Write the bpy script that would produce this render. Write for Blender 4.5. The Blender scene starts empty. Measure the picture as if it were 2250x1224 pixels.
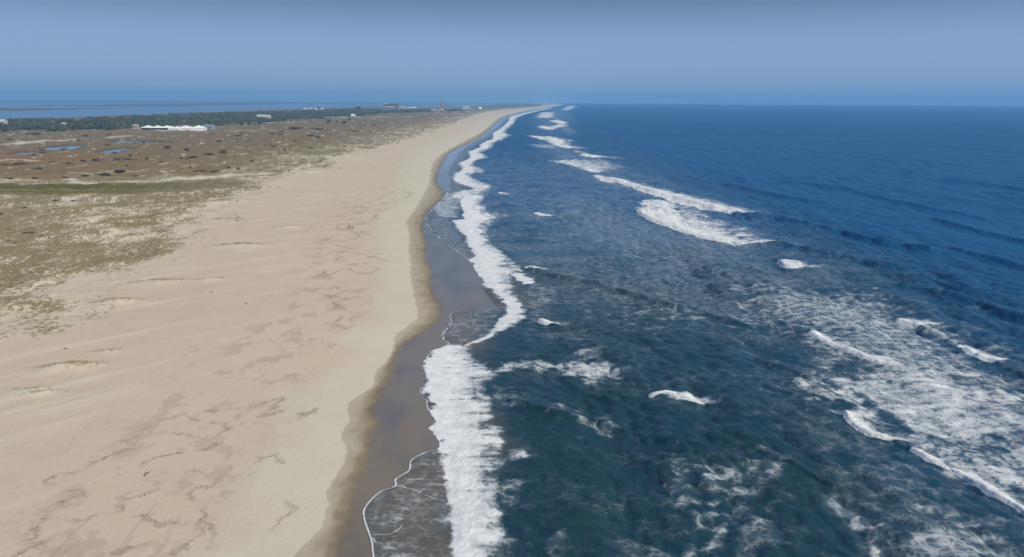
import bpy, math, random, numpy as np
from mathutils import Matrix, Vector
R = math.radians
sc = bpy.context.scene
col = sc.collection
random.seed(7); rng = np.random.default_rng(7)

# ------------------------------------------------------------------ camera, sky, sun, exposure
H = 60.0; FPX = 1600.0; PITCH = R(13.80); ROLL = R(0.30)
CX, CY = 1125.0, 612.0                      # the photograph is 2250 x 1224
Fv = np.array([0, math.cos(PITCH), -math.sin(PITCH)])
R0 = np.array([1.0, 0, 0]); U0 = np.array([0, math.sin(PITCH), math.cos(PITCH)])
Rv = R0*math.cos(ROLL) + U0*math.sin(ROLL); Uv = -R0*math.sin(ROLL) + U0*math.cos(ROLL)
cam = bpy.data.cameras.new('camera'); camo = bpy.data.objects.new('camera', cam); col.objects.link(camo)
cam.sensor_width = 36; cam.lens = FPX/2250*36; cam.clip_start = 1; cam.clip_end = 100000
M4 = Matrix(((Rv[0], Uv[0], -Fv[0], 0), (Rv[1], Uv[1], -Fv[1], 0), (Rv[2], Uv[2], -Fv[2], H), (0, 0, 0, 1)))
camo.matrix_world = M4; sc.camera = camo

SUN_EL, SUN_AZ = R(41), R(128)              # azimuth clockwise from +Y (view direction): right and a little behind
wd = bpy.data.worlds.new('World'); sc.world = wd; wd.use_nodes = True
nt = wd.node_tree; nt.nodes.clear()
def N(nt, t, **kw):
    n = nt.nodes.new(t)
    for k, v in kw.items(): setattr(n, k, v)
    return n
L = lambda nt, a, b: nt.links.new(a, b)
sky = N(nt, 'ShaderNodeTexSky', sky_type='NISHITA', sun_disc=False)
sky.sun_elevation = SUN_EL; sky.sun_rotation = SUN_AZ; sky.air_density = 1.3; sky.dust_density = 0.6; sky.ozone_density = 3
sk = N(nt, 'ShaderNodeVectorMath', operation='SCALE'); sk.inputs['Scale'].default_value = 0.08
L(nt, sky.outputs[0], sk.inputs[0])
tc = N(nt, 'ShaderNodeTexCoord'); sx = N(nt, 'ShaderNodeSeparateXYZ'); L(nt, tc.outputs['Generated'], sx.inputs[0])
rp = N(nt, 'ShaderNodeValToRGB'); L(nt, sx.outputs['Z'], rp.inputs[0])
cr = rp.color_ramp; cr.interpolation = 'B_SPLINE'
stops = [(0.0, (.195, .32, .50)), (.03, (.235, .355, .56)), (.075, (.235, .36, .585)), (.105, (.15, .26, .44)),
         (.14, (.075, .145, .25)), (.22, (.10, .20, .38)), (.5, (.085, .18, .38)), (1, (.06, .14, .34))]
cr.elements[0].position = stops[0][0]; cr.elements[0].color = (*stops[0][1], 1)
cr.elements[1].position = 1; cr.elements[1].color = (*stops[-1][1], 1)
for p, c in stops[1:-1]:
    e = cr.elements.new(p); e.color = (*c, 1)
mx = N(nt, 'ShaderNodeMix', data_type='RGBA'); mx.inputs[0].default_value = 0.92
L(nt, sk.outputs[0], mx.inputs[6]); L(nt, rp.outputs[0], mx.inputs[7])
bg = N(nt, 'ShaderNodeBackground'); bg.inputs[1].default_value = 1.0
L(nt, mx.outputs[2], bg.inputs[0]); wo = N(nt, 'ShaderNodeOutputWorld'); L(nt, bg.outputs[0], wo.inputs[0])

sl = bpy.data.lights.new('sun', 'SUN'); sl.energy = 4.1; sl.angle = R(0.6); sl.color = (1, .925, .765)
so = bpy.data.objects.new('sun', sl); col.objects.link(so)
sd = Vector((math.sin(SUN_AZ)*math.cos(SUN_EL), math.cos(SUN_AZ)*math.cos(SUN_EL), math.sin(SUN_EL)))
so.rotation_euler = sd.to_track_quat('Z', 'Y').to_euler(); so.location = (0, 0, 300)
sc.view_settings.view_transform = 'Standard'; sc.view_settings.look = 'None'
sc.view_settings.exposure = 0.08; sc.view_settings.gamma = 1
sc.render.engine = 'CYCLES'; sc.cycles.use_denoising = True
sc.cycles.max_bounces = 6; sc.cycles.volume_bounces = 1; sc.cycles.transparent_max_bounces = 8

# ------------------------------------------------------------------ helpers
def at(x, y, z=0.0):
    """ground point that the photograph shows at pixel x, y"""
    x = np.asarray(x, float); y = np.asarray(y, float)
    d = Fv[None] + ((x-CX)/FPX)[..., None]*Rv + ((CY-y)/FPX)[..., None]*Uv
    t = (z-H)/d[..., 2]
    p = d*t[..., None]
    return p[..., 0], p[..., 1]
def pts(lst, z=0.0):
    a = np.array(lst, float); X, Y = at(a[:, 0], a[:, 1], z); return np.stack([X, Y], 1)
def smooth_px(lst, n=6):
    """Catmull-Rom through the pixel list"""
    a = np.array(lst, float); P = np.vstack([2*a[0]-a[1], a, 2*a[-1]-a[-2]]); out = []
    for i in range(1, len(P)-2):
        for t in np.linspace(0, 1, n, endpoint=False):
            p0, p1, p2, p3 = P[i-1], P[i], P[i+1], P[i+2]
            out.append(.5*((2*p1)+(-p0+p2)*t+(2*p0-5*p1+4*p2-p3)*t*t+(-p0+3*p1-3*p2+p3)*t**3))
    out.append(P[-2]); return np.array(out)
GC = np.cos(np.arange(512)*2*math.pi/512).astype(np.float32); GS = np.sin(np.arange(512)*2*math.pi/512).astype(np.float32)
def noise(x, y, s=0):
    """gradient noise about -1..1"""
    x0 = np.floor(x); y0 = np.floor(y); fx = (x-x0).astype(np.float32); fy = (y-y0).astype(np.float32)
    ix = x0.astype(np.int32).astype(np.uint32)*np.uint32(374761393); iy = y0.astype(np.int32).astype(np.uint32)*np.uint32(668265263)
    k0 = np.uint32(s*2246822519 & 0xffffffff)
    u = fx*fx*fx*(fx*(fx*6-15)+10); v = fy*fy*fy*(fy*(fy*6-15)+10)
    def g(dx, dy):
        h = ix+np.uint32(374761393*dx)+iy+np.uint32(668265263*dy)+k0
        h ^= h >> np.uint32(13); h *= np.uint32(1274126177); h ^= h >> np.uint32(16); h &= np.uint32(511)
        return GC[h]*(fx-np.float32(dx))+GS[h]*(fy-np.float32(dy))
    return 1.5*((g(0, 0)*(1-u)+g(1, 0)*u)*(1-v)+(g(0, 1)*(1-u)+g(1, 1)*u)*v)
def fbm(x, y, s=0, o=4, g=.5):
    r = 0; a = 1; t = 0
    for i in range(o):
        r = r+a*noise(x*2**i, y*2**i, s+i*17); t += a; a *= g
    return r/t*1.3
def ss(a, b, x):
    t = np.clip((x-a)/(b-a), 0, 1); return t*t*(3-2*t)
def seg_dist(X, Y, P, closed=False):
    """unsigned distance, and inside flag when closed"""
    n = len(P); d2 = np.full(X.shape, 1e18); ins = np.zeros(X.shape, bool)
    for i in range(n if closed else n-1):
        ax, ay = P[i]; bx, by = P[(i+1) % n]
        ex, ey = bx-ax, by-ay; l = ex*ex+ey*ey+1e-9
        t = np.clip(((X-ax)*ex+(Y-ay)*ey)/l, 0, 1)
        d2 = np.minimum(d2, (X-ax-t*ex)**2+(Y-ay-t*ey)**2)
        if closed:
            c = ((ay > Y) != (by > Y))
            with np.errstate(divide='ignore', invalid='ignore'):
                xx = ax+(Y-ay)*ex/(ey if ey != 0 else 1e-9)
            ins ^= c & (X < xx)
    return np.sqrt(d2), ins
def across(X, Y, P):
    """0 at the landward edge of the outline, 1 at the seaward edge"""
    xl = np.full(X.shape, -1e9); xr = np.full(X.shape, 1e9)
    for i in range(len(P)):
        ax, ay = P[i]; bx, by = P[(i+1) % len(P)]
        if ay == by: continue
        c = (ay > Y) != (by > Y); xx = ax+(Y-ay)*(bx-ax)/(by-ay)
        l = c & (xx <= X); xl[l] = np.maximum(xl[l], xx[l]); q = c & (xx > X); xr[q] = np.minimum(xr[q], xx[q])
    ok = (xl > -1e8) & (xr < 1e8); return np.where(ok, (X-xl)/np.where(ok, xr-xl, 1), np.where(xl > -1e8, 1., 0.))
def sdf(X, Y, P, margin):
    """signed distance, positive inside, evaluated only near the shape"""
    out = np.full(X.shape, -1e6)
    m = (X > P[:, 0].min()-margin) & (X < P[:, 0].max()+margin) & (Y > P[:, 1].min()-margin*4) & (Y < P[:, 1].max()+margin*4)
    if m.any():
        d, i = seg_dist(X[m], Y[m], P, True); out[m] = np.where(i, d, -d)
    return out
def ldist(X, Y, P, margin):
    out = np.full(X.shape, 1e6)
    m = (X > P[:, 0].min()-margin) & (X < P[:, 0].max()+margin) & (Y > P[:, 1].min()-margin) & (Y < P[:, 1].max()+margin)
    if m.any(): out[m] = seg_dist(X[m], Y[m], P)[0]
    return out
def mesh_np(name, V, F, mat=None, attrs=None, smooth=True, parent=None):
    me = bpy.data.meshes.new(name); n = F.shape[1]
    me.vertices.add(len(V)); me.vertices.foreach_set('co', np.ascontiguousarray(V, np.float32).ravel())
    me.loops.add(F.size); me.loops.foreach_set('vertex_index', np.ascontiguousarray(F, np.int32).ravel())
    me.polygons.add(len(F)); me.polygons.foreach_set('loop_start', np.arange(0, F.size, n, dtype=np.int32))
    me.polygons.foreach_set('use_smooth', np.full(len(F), smooth))
    me.update(calc_edges=True)
    for k, a in (attrs or {}).items():
        if a.ndim == 2:
            at_ = me.attributes.new(k, 'FLOAT_COLOR', 'POINT'); c = np.ones((len(V), 4), np.float32); c[:, :3] = a
            at_.data.foreach_set('color', c.ravel())
        else:
            at_ = me.attributes.new(k, 'FLOAT', 'POINT'); at_.data.foreach_set('value', a.astype(np.float32))
    if mat: me.materials.append(mat)
    o = bpy.data.objects.new(name, me); col.objects.link(o)
    if parent: o.parent = parent
    return o
def tag(o, label=None, cat=None, group=None, kind=None):
    if label: o['label'] = label
    if cat: o['category'] = cat
    if group: o['group'] = group
    if kind: o['kind'] = kind
    return o
def grid_faces(nr, nc):
    i = np.arange(nr*nc).reshape(nr, nc)
    return np.stack([i[:-1, :-1], i[:-1, 1:], i[1:, 1:], i[1:, :-1]], -1).reshape(-1, 4)

# ------------------------------------------------------------------ materials
def new_mat(name):
    m = bpy.data.materials.new(name); m.use_nodes = True; t = m.node_tree
    return m, t, t.nodes['Principled BSDF'], t.nodes['Material Output']
def plain(name, c, rough=.8, spec=.3, var=.12, scale=.8):
    """a painted or natural surface with mottled noise in its colour"""
    m, t, b, _ = new_mat(name)
    g = N(t, 'ShaderNodeNewGeometry'); no = N(t, 'ShaderNodeTexNoise'); no.inputs['Scale'].default_value = scale; no.inputs['Detail'].default_value = 4
    L(t, g.outputs['Position'], no.inputs['Vector'])
    mr = N(t, 'ShaderNodeMapRange'); mr.inputs['To Min'].default_value = 1-var*2; mr.inputs['To Max'].default_value = 1+var*2
    L(t, no.outputs[0], mr.inputs[0])
    v = N(t, 'ShaderNodeVectorMath', operation='SCALE'); v.inputs[0].default_value = c; L(t, mr.outputs[0], v.inputs['Scale'])
    L(t, v.outputs[0], b.inputs['Base Color']); b.inputs['Roughness'].default_value = rough
    b.inputs['Specular IOR Level'].default_value = spec
    return m

def land_material():
    m, t, b, _ = new_mat('beach and heath')
    a = N(t, 'ShaderNodeAttribute', attribute_name='albedo'); w = N(t, 'ShaderNodeAttribute', attribute_name='wet'); v = N(t, 'ShaderNodeAttribute', attribute_name='veg')
    g = N(t, 'ShaderNodeNewGeometry')
    n1 = N(t, 'ShaderNodeTexNoise'); n1.inputs['Scale'].default_value = 1.3; n1.inputs['Detail'].default_value = 6; n1.inputs['Roughness'].default_value = .65
    n2 = N(t, 'ShaderNodeTexNoise'); n2.inputs['Scale'].default_value = .11; n2.inputs['Detail'].default_value = 5
    L(t, g.outputs['Position'], n1.inputs['Vector']); L(t, g.outputs['Position'], n2.inputs['Vector'])
    amp = N(t, 'ShaderNodeMapRange'); amp.inputs['To Min'].default_value = .18; amp.inputs['To Max'].default_value = .9
    L(t, v.outputs['Fac'], amp.inputs[0])
    c1 = N(t, 'ShaderNodeMath', operation='SUBTRACT'); c1.inputs[1].default_value = .5; L(t, n1.outputs[0], c1.inputs[0])
    c2 = N(t, 'ShaderNodeMath', operation='MULTIPLY'); L(t, c1.outputs[0], c2.inputs[0]); L(t, amp.outputs[0], c2.inputs[1])
    d1 = N(t, 'ShaderNodeMath', operation='SUBTRACT'); d1.inputs[1].default_value = .5; L(t, n2.outputs[0], d1.inputs[0])
    d2 = N(t, 'ShaderNodeMath', operation='MULTIPLY'); d2.inputs[1].default_value = .14; L(t, d1.outputs[0], d2.inputs[0])
    e = N(t, 'ShaderNodeMath', operation='ADD'); L(t, c2.outputs[0], e.inputs[0]); L(t, d2.outputs[0], e.inputs[1])
    f = N(t, 'ShaderNodeMath', operation='ADD'); f.inputs[1].default_value = 1; L(t, e.outputs[0], f.inputs[0])
    s = N(t, 'ShaderNodeVectorMath', operation='SCALE'); L(t, a.outputs['Color'], s.inputs[0]); L(t, f.outputs[0], s.inputs['Scale'])
    L(t, s.outputs[0], b.inputs['Base Color'])
    r = N(t, 'ShaderNodeMapRange'); r.inputs['To Min'].default_value = .95; r.inputs['To Max'].default_value = .07
    L(t, w.outputs['Fac'], r.inputs[0]); L(t, r.outputs[0], b.inputs['Roughness'])
    sp = N(t, 'ShaderNodeMapRange'); sp.inputs['To Min'].default_value = 0; sp.inputs['To Max'].default_value = 1.0
    L(t, w.outputs['Fac'], sp.inputs[0]); L(t, sp.outputs[0], b.inputs['Specular IOR Level'])
    bp = N(t, 'ShaderNodeBump'); bp.inputs['Distance'].default_value = .25
    bs = N(t, 'ShaderNodeMapRange'); bs.inputs['To Min'].default_value = .35; bs.inputs['To Max'].default_value = .02
    L(t, w.outputs['Fac'], bs.inputs[0]); L(t, bs.outputs[0], bp.inputs['Strength']); L(t, n1.outputs[0], bp.inputs['Height'])
    L(t, bp.outputs[0], b.inputs['Normal'])
    cw = N(t, 'ShaderNodeMath', operation='MULTIPLY'); cw.inputs[1].default_value = .6; L(t, w.outputs['Fac'], cw.inputs[0]); L(t, cw.outputs[0], b.inputs['Coat Weight']); b.inputs['Coat Roughness'].default_value = .04; b.inputs['Coat IOR'].default_value = 1.38
    return m

def sea_material():
    m, t, b, out = new_mat('sea water and foam')
    A = lambda n: N(t, 'ShaderNodeAttribute', attribute_name=n).outputs['Fac']
    foam, depth = A('foam'), A('depth')
    g = N(t, 'ShaderNodeNewGeometry'); P = g.outputs['Position']
    def nz(scale, detail=3, rough=.5, vec=P):
        n = N(t, 'ShaderNodeTexNoise'); n.inputs['Scale'].default_value = scale; n.inputs['Detail'].default_value = detail
        n.inputs['Roughness'].default_value = rough; L(t, vec, n.inputs['Vector']); return n
    def mth(op, a, b_=None, c=None):
        n = N(t, 'ShaderNodeMath', operation=op)
        for i, q in enumerate((a, b_, c)):
            if q is None: continue
            if isinstance(q, (int, float)): n.inputs[i].default_value = q
            else: L(t, q, n.inputs[i])
        return n.outputs[0]
    def warp(scale, amt):
        n = nz(scale, 3); v = N(t, 'ShaderNodeVectorMath', operation='SUBTRACT'); v.inputs[1].default_value = (.5, .5, .5); L(t, n.outputs['Color'], v.inputs[0])
        s_ = N(t, 'ShaderNodeVectorMath', operation='SCALE'); s_.inputs['Scale'].default_value = amt; L(t, v.outputs[0], s_.inputs[0])
        a_ = N(t, 'ShaderNodeVectorMath', operation='ADD'); L(t, P, a_.inputs[0]); L(t, s_.outputs[0], a_.inputs[1]); return a_.outputs[0]
    def vor(scale, vec):
        v = N(t, 'ShaderNodeTexVoronoi', feature='DISTANCE_TO_EDGE', voronoi_dimensions='2D'); v.inputs['Scale'].default_value = scale; L(t, vec, v.inputs['Vector'])
        mr = N(t, 'ShaderNodeMapRange', interpolation_type='SMOOTHSTEP'); mr.inputs['From Min'].default_value = 0; mr.inputs['From Max'].default_value = .42
        mr.inputs['To Min'].default_value = 1; mr.inputs['To Max'].default_value = 0; L(t, v.outputs['Distance'], mr.inputs[0]); return mr.outputs[0]
    w1, w2 = warp(.22, 5.0), warp(.7, 1.6)
    lace = mth('ADD', mth('MULTIPLY', vor(.30, w1), .34), mth('MULTIPLY', vor(.85, w2), .30))
    fine = nz(2.2, 5, .7); big = nz(.35, 5, .65)
    lace = mth('ADD', lace, mth('ADD', mth('MULTIPLY', fine.outputs[0], .32), mth('MULTIPLY', big.outputs[0], .34)))   # about .25 to 1.1
    edge = mth('SUBTRACT', 1.14, mth('MULTIPLY', foam, 1.12))
    mr = N(t, 'ShaderNodeMapRange', interpolation_type='SMOOTHSTEP'); L(t, lace, mr.inputs[0])
    L(t, mth('SUBTRACT', edge, .16), mr.inputs['From Min']); L(t, mth('ADD', edge, .36), mr.inputs['From Max'])
    fac = mr.outputs[0]
    # water: body colour from depth plus painted-in sky-reflection blue, real Fresnel on top
    cm = N(t, 'ShaderNodeMix', data_type='RGBA'); L(t, depth, cm.inputs[0])
    cm.inputs[6].default_value = (.13, .105, .08, 1); cm.inputs[7].default_value = (.008, .037, .052, 1)
    off_sky = A('offshore_sky_blue'); cb = N(t, 'ShaderNodeMix', data_type='RGBA'); L(t, off_sky, cb.inputs[0]); L(t, cm.outputs[2], cb.inputs[6]); cb.inputs[7].default_value = (.005, .080, .205, 1)
    patch = nz(.03, 3); pm = N(t, 'ShaderNodeMapRange'); pm.inputs['From Min'].default_value = .35; pm.inputs['From Max'].default_value = .7; L(t, patch.outputs[0], pm.inputs[0])
    cm2 = N(t, 'ShaderNodeMix', data_type='RGBA'); L(t, mth('MULTIPLY', mth('MULTIPLY', pm.outputs[0], .55), mth('SUBTRACT', 1, off_sky)), cm2.inputs[0]); L(t, cb.outputs[2], cm2.inputs[6]); cm2.inputs[7].default_value = (.016, .038, .032, 1)
    ve = N(t, 'ShaderNodeMapRange', interpolation_type='SMOOTHSTEP'); L(t, mth('ADD', A('veil'), mth('MULTIPLY', mth('SUBTRACT', big.outputs[0], .5), .9)), ve.inputs[0]); ve.inputs['From Min'].default_value = .05; ve.inputs['From Max'].default_value = .95; ve.inputs['To Max'].default_value = .62
    cm3 = N(t, 'ShaderNodeMix', data_type='RGBA'); L(t, ve.outputs[0], cm3.inputs[0]); L(t, cm2.outputs[2], cm3.inputs[6]); cm3.inputs[7].default_value = (.27, .33, .37, 1)
    L(t, cm3.outputs[2], b.inputs['Base Color']); ro = N(t, 'ShaderNodeMapRange'); ro.inputs['To Min'].default_value = .16; ro.inputs['To Max'].default_value = .42; L(t, off_sky, ro.inputs[0]); L(t, ro.outputs[0], b.inputs['Roughness']); b.inputs['IOR'].default_value = 1.333
    h1 = nz(1.6, 5, .6); h2 = nz(.45, 4, .55)
    hh = mth('ADD', mth('MULTIPLY', h1.outputs[0], .35), h2.outputs[0])
    bp = N(t, 'ShaderNodeBump'); bp.inputs['Distance'].default_value = .55; L(t, hh, bp.inputs['Height'])
    bs = N(t, 'ShaderNodeMapRange'); bs.inputs['To Min'].default_value = .04; bs.inputs['To Max'].default_value = .75; L(t, depth, bs.inputs[0]); L(t, bs.outputs[0], bp.inputs['Strength'])
    L(t, bp.outputs[0], b.inputs['Normal'])
    f = N(t, 'ShaderNodeBsdfPrincipled'); f.inputs['Roughness'].default_value = .85; f.inputs['Specular IOR Level'].default_value = .15
    fc = N(t, 'ShaderNodeMapRange'); fc.inputs['From Min'].default_value = .3; fc.inputs['From Max'].default_value = .7; fc.inputs['To Min'].default_value = .58; fc.inputs['To Max'].default_value = .82
    L(t, big.outputs[0], fc.inputs[0])
    cc = N(t, 'ShaderNodeCombineXYZ'); L(t, fc.outputs[0], cc.inputs[0]); L(t, fc.outputs[0], cc.inputs[1]); L(t, mth('MULTIPLY', fc.outputs[0], .98), cc.inputs[2])
    L(t, cc.outputs[0], f.inputs['Base Color'])
    bf = N(t, 'ShaderNodeBump'); bf.inputs['Distance'].default_value = .25; bf.inputs['Strength'].default_value = .4; L(t, lace, bf.inputs['Height']); L(t, bf.outputs[0], f.inputs['Normal'])
    op = N(t, 'ShaderNodeMapRange', interpolation_type='SMOOTHSTEP'); L(t, foam, op.inputs[0]); op.inputs['From Min'].default_value = .25; op.inputs['From Max'].default_value = .92; op.inputs['To Min'].default_value = .20; op.inputs['To Max'].default_value = .96
    ms = N(t, 'ShaderNodeMixShader'); L(t, mth('MULTIPLY', fac, op.outputs[0]), ms.inputs[0]); L(t, b.outputs[0], ms.inputs[1]); L(t, f.outputs[0], ms.inputs[2])
    L(t, ms.outputs[0], out.inputs['Surface'])
    return m

def lagoon_material():
    m, t, b, out = new_mat('calm bay water')
    b.inputs['Base Color'].default_value = (.03, .09, .22, 1); b.inputs['Roughness'].default_value = .15; b.inputs['IOR'].default_value = 1.333
    g = N(t, 'ShaderNodeNewGeometry'); n = N(t, 'ShaderNodeTexNoise'); n.inputs['Scale'].default_value = .6; n.inputs['Detail'].default_value = 4
    L(t, g.outputs['Position'], n.inputs['Vector']); bp = N(t, 'ShaderNodeBump'); bp.inputs['Distance'].default_value = .1; bp.inputs['Strength'].default_value = .3
    L(t, n.outputs[0], bp.inputs['Height']); L(t, bp.outputs[0], b.inputs['Normal'])
    return m
MLAND, MSEA, MBAY = land_material(), sea_material(), lagoon_material()
MPOND = lagoon_material(); _b = MPOND.node_tree.nodes['Principled BSDF']; _b.inputs['Base Color'].default_value = (.07, .12, .19, 1); _b.inputs['Roughness'].default_value = .06; MPOND.node_tree.nodes['Bump'].inputs['Strength'].default_value = .04

# ------------------------------------------------------------------ shore lines, as x = f(y) in metres, traced on the ground
def fline(lst, z):
    P = pts(smooth_px(lst), z); i = np.argsort(P[:, 1]); return P[i, 1], P[i, 0]
L1 = fline([(560,1290),(640,1224),(700,1160),(722,1110),(718,1080),(745,1030),(762,985),(750,950),(770,920),(763,895),(785,868),(820,842),(823,815),(850,792),
            (866,755),(870,735),(907,708),(918,690),(912,655),(905,620),(902,580),(898,545),(900,515),(893,490),(905,470),(925,440),(940,410),(945,390),(950,362),(970,338),
            (1025,308),(1058,290),(1092,262),(1116,252),(1158,243),(1195,237.5),(1222,233),(1240,230)], 1.0)
L2 = fline([(690,1290),(735,1224),(752,1160),(775,1080),(805,1000),(818,940),(824,890),(848,835),(866,790),(880,762),(912,740),(955,706),(966,680),(945,630),(948,600),(936,570),
            (934,530),(928,495),(938,465),(968,436),(972,420),(958,400),(961,380),(975,352),(992,332),(1040,310),(1068,291),(1100,263),(1122,252.5),(1162,243.3),(1198,237.7),(1224,233),(1241,230)], .6)
SW = fline([(830,1290),(816,1224),(812,1190),(796,1140),(799,1115),(830,1082),(864,1068),(866,1052),(895,1032),(900,1010),(930,992),(966,978),(945,940),(958,925),(943,900),
            (921,855),(935,830),(931,800),(945,772),(985,755),(968,740),(985,715),(990,690),(1010,684),(1118,668),(1088,640),(1052,600),(1030,570),(960,520),(935,488),(940,470),(970,440),(985,420),
            (990,395),(985,380),(1000,350),(1020,325),(1055,305),(1078,290),(1108,263),(1130,252.5),(1170,243.6),(1202,238),(1226,233.1),(1242,230)], .25)
def fx(l, Y): return np.interp(Y, l[0], l[1])
def scallop(Y):
    """pointed little tongues along the running edge of the foam"""
    k = ss(119, 124, Y)*np.clip(Y/160, .8, 3); return k*(.75*abs(noise(Y/2.3, Y*0+.37, 151))+.45*abs(noise(Y/.8, Y*0+.71, 152))-.35)*1.3
def berm_z(X, Y):
    """height of the beach from the distance inland of the wet line"""
    s = fx(L2, Y)-X
    z = np.where(s < 0, .45+s*.040, .45+.045*s)
    z = np.where(s > 0, .45+1.75*(1-np.exp(-np.maximum(s, 0)/22)), z)
    return np.maximum(z, -5)

# ------------------------------------------------------------------ the land sheet
def rows(ys, z): 
    _, Y = at(np.full(len(ys), CX), ys, z); return Y
ypx = np.concatenate([np.linspace(1420, 300, 820), np.linspace(299, 236, 130), np.linspace(235.5, 228, 30)])
Yr = rows(ypx, 1.0); Yr = np.concatenate([Yr[Yr < 13800], [14000.]]); nr = len(Yr)
u = np.linspace(-.80, .20, 1000)             # x over distance: past the left frame edge to beyond the shore
XX = np.outer(Yr+30, u); YY = np.repeat(Yr[:, None], len(u), 1)
# keep the sheet just wide enough to reach under the sea
X, Y = XX.ravel(), YY.ravel()
far = np.clip(Y/1500, 0, 1)
wx = X+fbm(X/9, Y/9, 3, 3)*2.0*np.clip(Y/200, .4, 4); wy = Y+fbm(X/9, Y/9, 9, 3)*2.0
s1 = fx(L1, Y)-X; s2 = fx(L2, Y)-X
Z = berm_z(X, Y)
# zones
VEG = pts(smooth_px([(-260,735),(0,712),(140,695),(180,655),(245,605),(335,572),(385,530),(430,495),(462,455),(520,437),(590,412),(560,402),(625,388),(720,372),(745,350),(850,322),
                     (900,308),(955,288),(1005,270),(1050,252),(1085,244),(1120,239.5),(1160,236),(1190,234)]), 2)
VEG = np.vstack([VEG, pts([(1190,230.5),(600,228),(-600,226),(-1400,300),(-1400,700),(-600,800)], 2)])
WS = np.clip(Y/250, .6, 10)
def warp(sc_, am, s):
    return X+fbm(X/sc_, Y/sc_, s, 4)*am, Y+fbm(X/sc_, Y/sc_, s+50, 4)*am
ax, ay = warp(26, 16, 21)
vs = sdf(ax, ay, VEG, 400)
veg = ss(-22, 26, vs)*(s1 > 5)
def track(lst, w, soft=.6, z=2.0):
    P = pts(smooth_px(lst), z); m = w*4+30
    return 1-ss(w*(1-soft), w*(1+soft), ldist(X+fbm(X/14, Y/14, 5, 3)*w*.8, Y+fbm(X/14, Y/14, 6, 3)*w*.8, P, m))
sand = np.array([.540, .438, .328]); cool = np.array([.545, .495, .385]); pale = np.array([.60, .545, .43])
wc, ws_ = math.cos(R(46)), math.sin(R(46))
ua, ub = X*wc+Y*ws_, -X*ws_+Y*wc             # along and across the wind
streak = fbm(ua/55, ub/6.5, 31, 4); broad = fbm(X/70, Y/110, 33, 3)
A = sand[None]*(1+.05*broad)[:, None]
k = ss(.0, .75, streak)*ss(20, 60, s1)*.6; A = A*(1-k[:, None])+pale[None]*k[:, None]
k = np.clip(1-s1/np.interp(Y, [80, 150, 250, 350, 900], [20, 17, 15, 26, 60])+.35*fbm(X/9, Y/14, 35, 4), 0, 1); k = ss(0, .7, k)*.9
A = A*(1-k[:, None])+cool[None]*k[:, None]
# last tide's damp patches among the wrack
k = ss(.15, .6, fbm(X/7, Y/9, 37, 4)+.35*fbm(X/1.6, Y/2.2, 38, 3)+.1)*ss(11, 18, s1)*(1-ss(30, 52, s1))*(Y < 420)*.55
A = A*(1-k[:, None])+np.array([.36, .295, .225])[None]*k[:, None]
# wind-blown relief
Z += ss(30, 70, s1)*(.10*streak+.12*fbm(X/13, Y/13, 41, 3))
Z += veg*(1.7*np.maximum(fbm(X/30, Y/26, 43, 4)+.15, -.3)*WS**.3+.55*fbm(X/7, Y/7, 44, 3))
# hummocks with grass on the crest: px x, y, length m, height m
HUM = [(525,538,22,1.2),(350,618,17,1.1),(258,662,15,1.3),(462,612,10,.7),(150,803,14,1.1),(235,768,8,.4),(95,860,8,.5),(635,497,14,.8),(655,432,16,.6),(175,702,6,.3),(70,852,9,.4),(520,440,24,1.2),(470,445,30,1.1)]
hum = np.zeros_like(X)
for (hx, hy, ln, hh) in HUM:
    cx, cy = at(hx, hy, 2.5); dx, dy = X-cx, Y-cy; ca, sa = math.cos(R(14)), math.sin(R(14))
    q = dx*ca+dy*sa; r = -dx*sa+dy*ca + fbm(X/4, Y/4, 47, 2)*.8
    g = np.exp(-(q/(ln*.42))**2)*np.exp(-np.where(r < 0, (r/(ln*.27))**2, (r/(ln*.13))**2)); Z += g*hh
    hum = np.maximum(hum, np.exp(-(q/(ln*.40))**2)*np.exp(-((r-ln*.03)/(ln*.10))**2)*(.6+.4*(hh > .9)))
    kk = g*.45; A = A*(1-kk[:, None])+pale[None]*kk[:, None]
# vegetation colours
spk = fbm(X/1.7, Y/1.7, 51, 3, .7); med = fbm(X/9, Y/14, 52, 4); lrg = fbm(X/38, Y/60, 53, 4)
NEAR = pts([(-900,760),(1000,760),(1000,432),(430,425),(-900,425)], 2)
grass_c = np.array([.215, .175, .085]); olive = np.array([.185, .150, .072]); brown = np.array([.205, .148, .076]); rust = np.array([.24, .135, .066]); moss = np.array([.115, .125, .040])
def mixc(A, c, k):
    k = np.clip(k, 0, 1)[:, None].astype(np.float32); return A*(1-k)+(c if np.ndim(c) == 2 else np.asarray(c, np.float32)[None])*k
heath = ss(-40, 40, sdf(ax, ay, pts([(-1400,392),(0,396),(260,398),(480,386),(560,372),(600,345),(700,330),(770,312),(850,292),(950,268),(1050,246),(1120,238),(1160,234),(600,228),(-1400,226)], 2), 600))
dens = ss(-.20, .44, .60*med+.42*lrg+.85*spk*(1-.6*far)+.85*(veg-.66))*ss(0, .25, veg)
A = mixc(A, pale*.95, ss(-20, 30, vs)*.5*(1-heath))
grass_v = mixc(np.repeat(grass_c.astype(np.float32)[None], len(X), 0), np.array([.155, .115, .062]), ss(.05, .55, fbm(X/14, Y/22, 54, 4)))
A1 = mixc(A, mixc(grass_v, olive, ss(-.3, .5, lrg)*.6), dens*.92)
hb = np.repeat(brown[None], len(X), 0)*(1+.16*med)[:, None]
hb = mixc(hb, rust, ss(.0, .7, fbm(X/120, Y/200, 55, 3))*.8); hb = mixc(hb, moss*.9+.02, ss(.35, .8, fbm(X/60, Y/90, 56, 3))*.6)
hb = mixc(hb, np.array([.16, .135, .10]), ss(600, 1500, Y)*.4)
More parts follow.
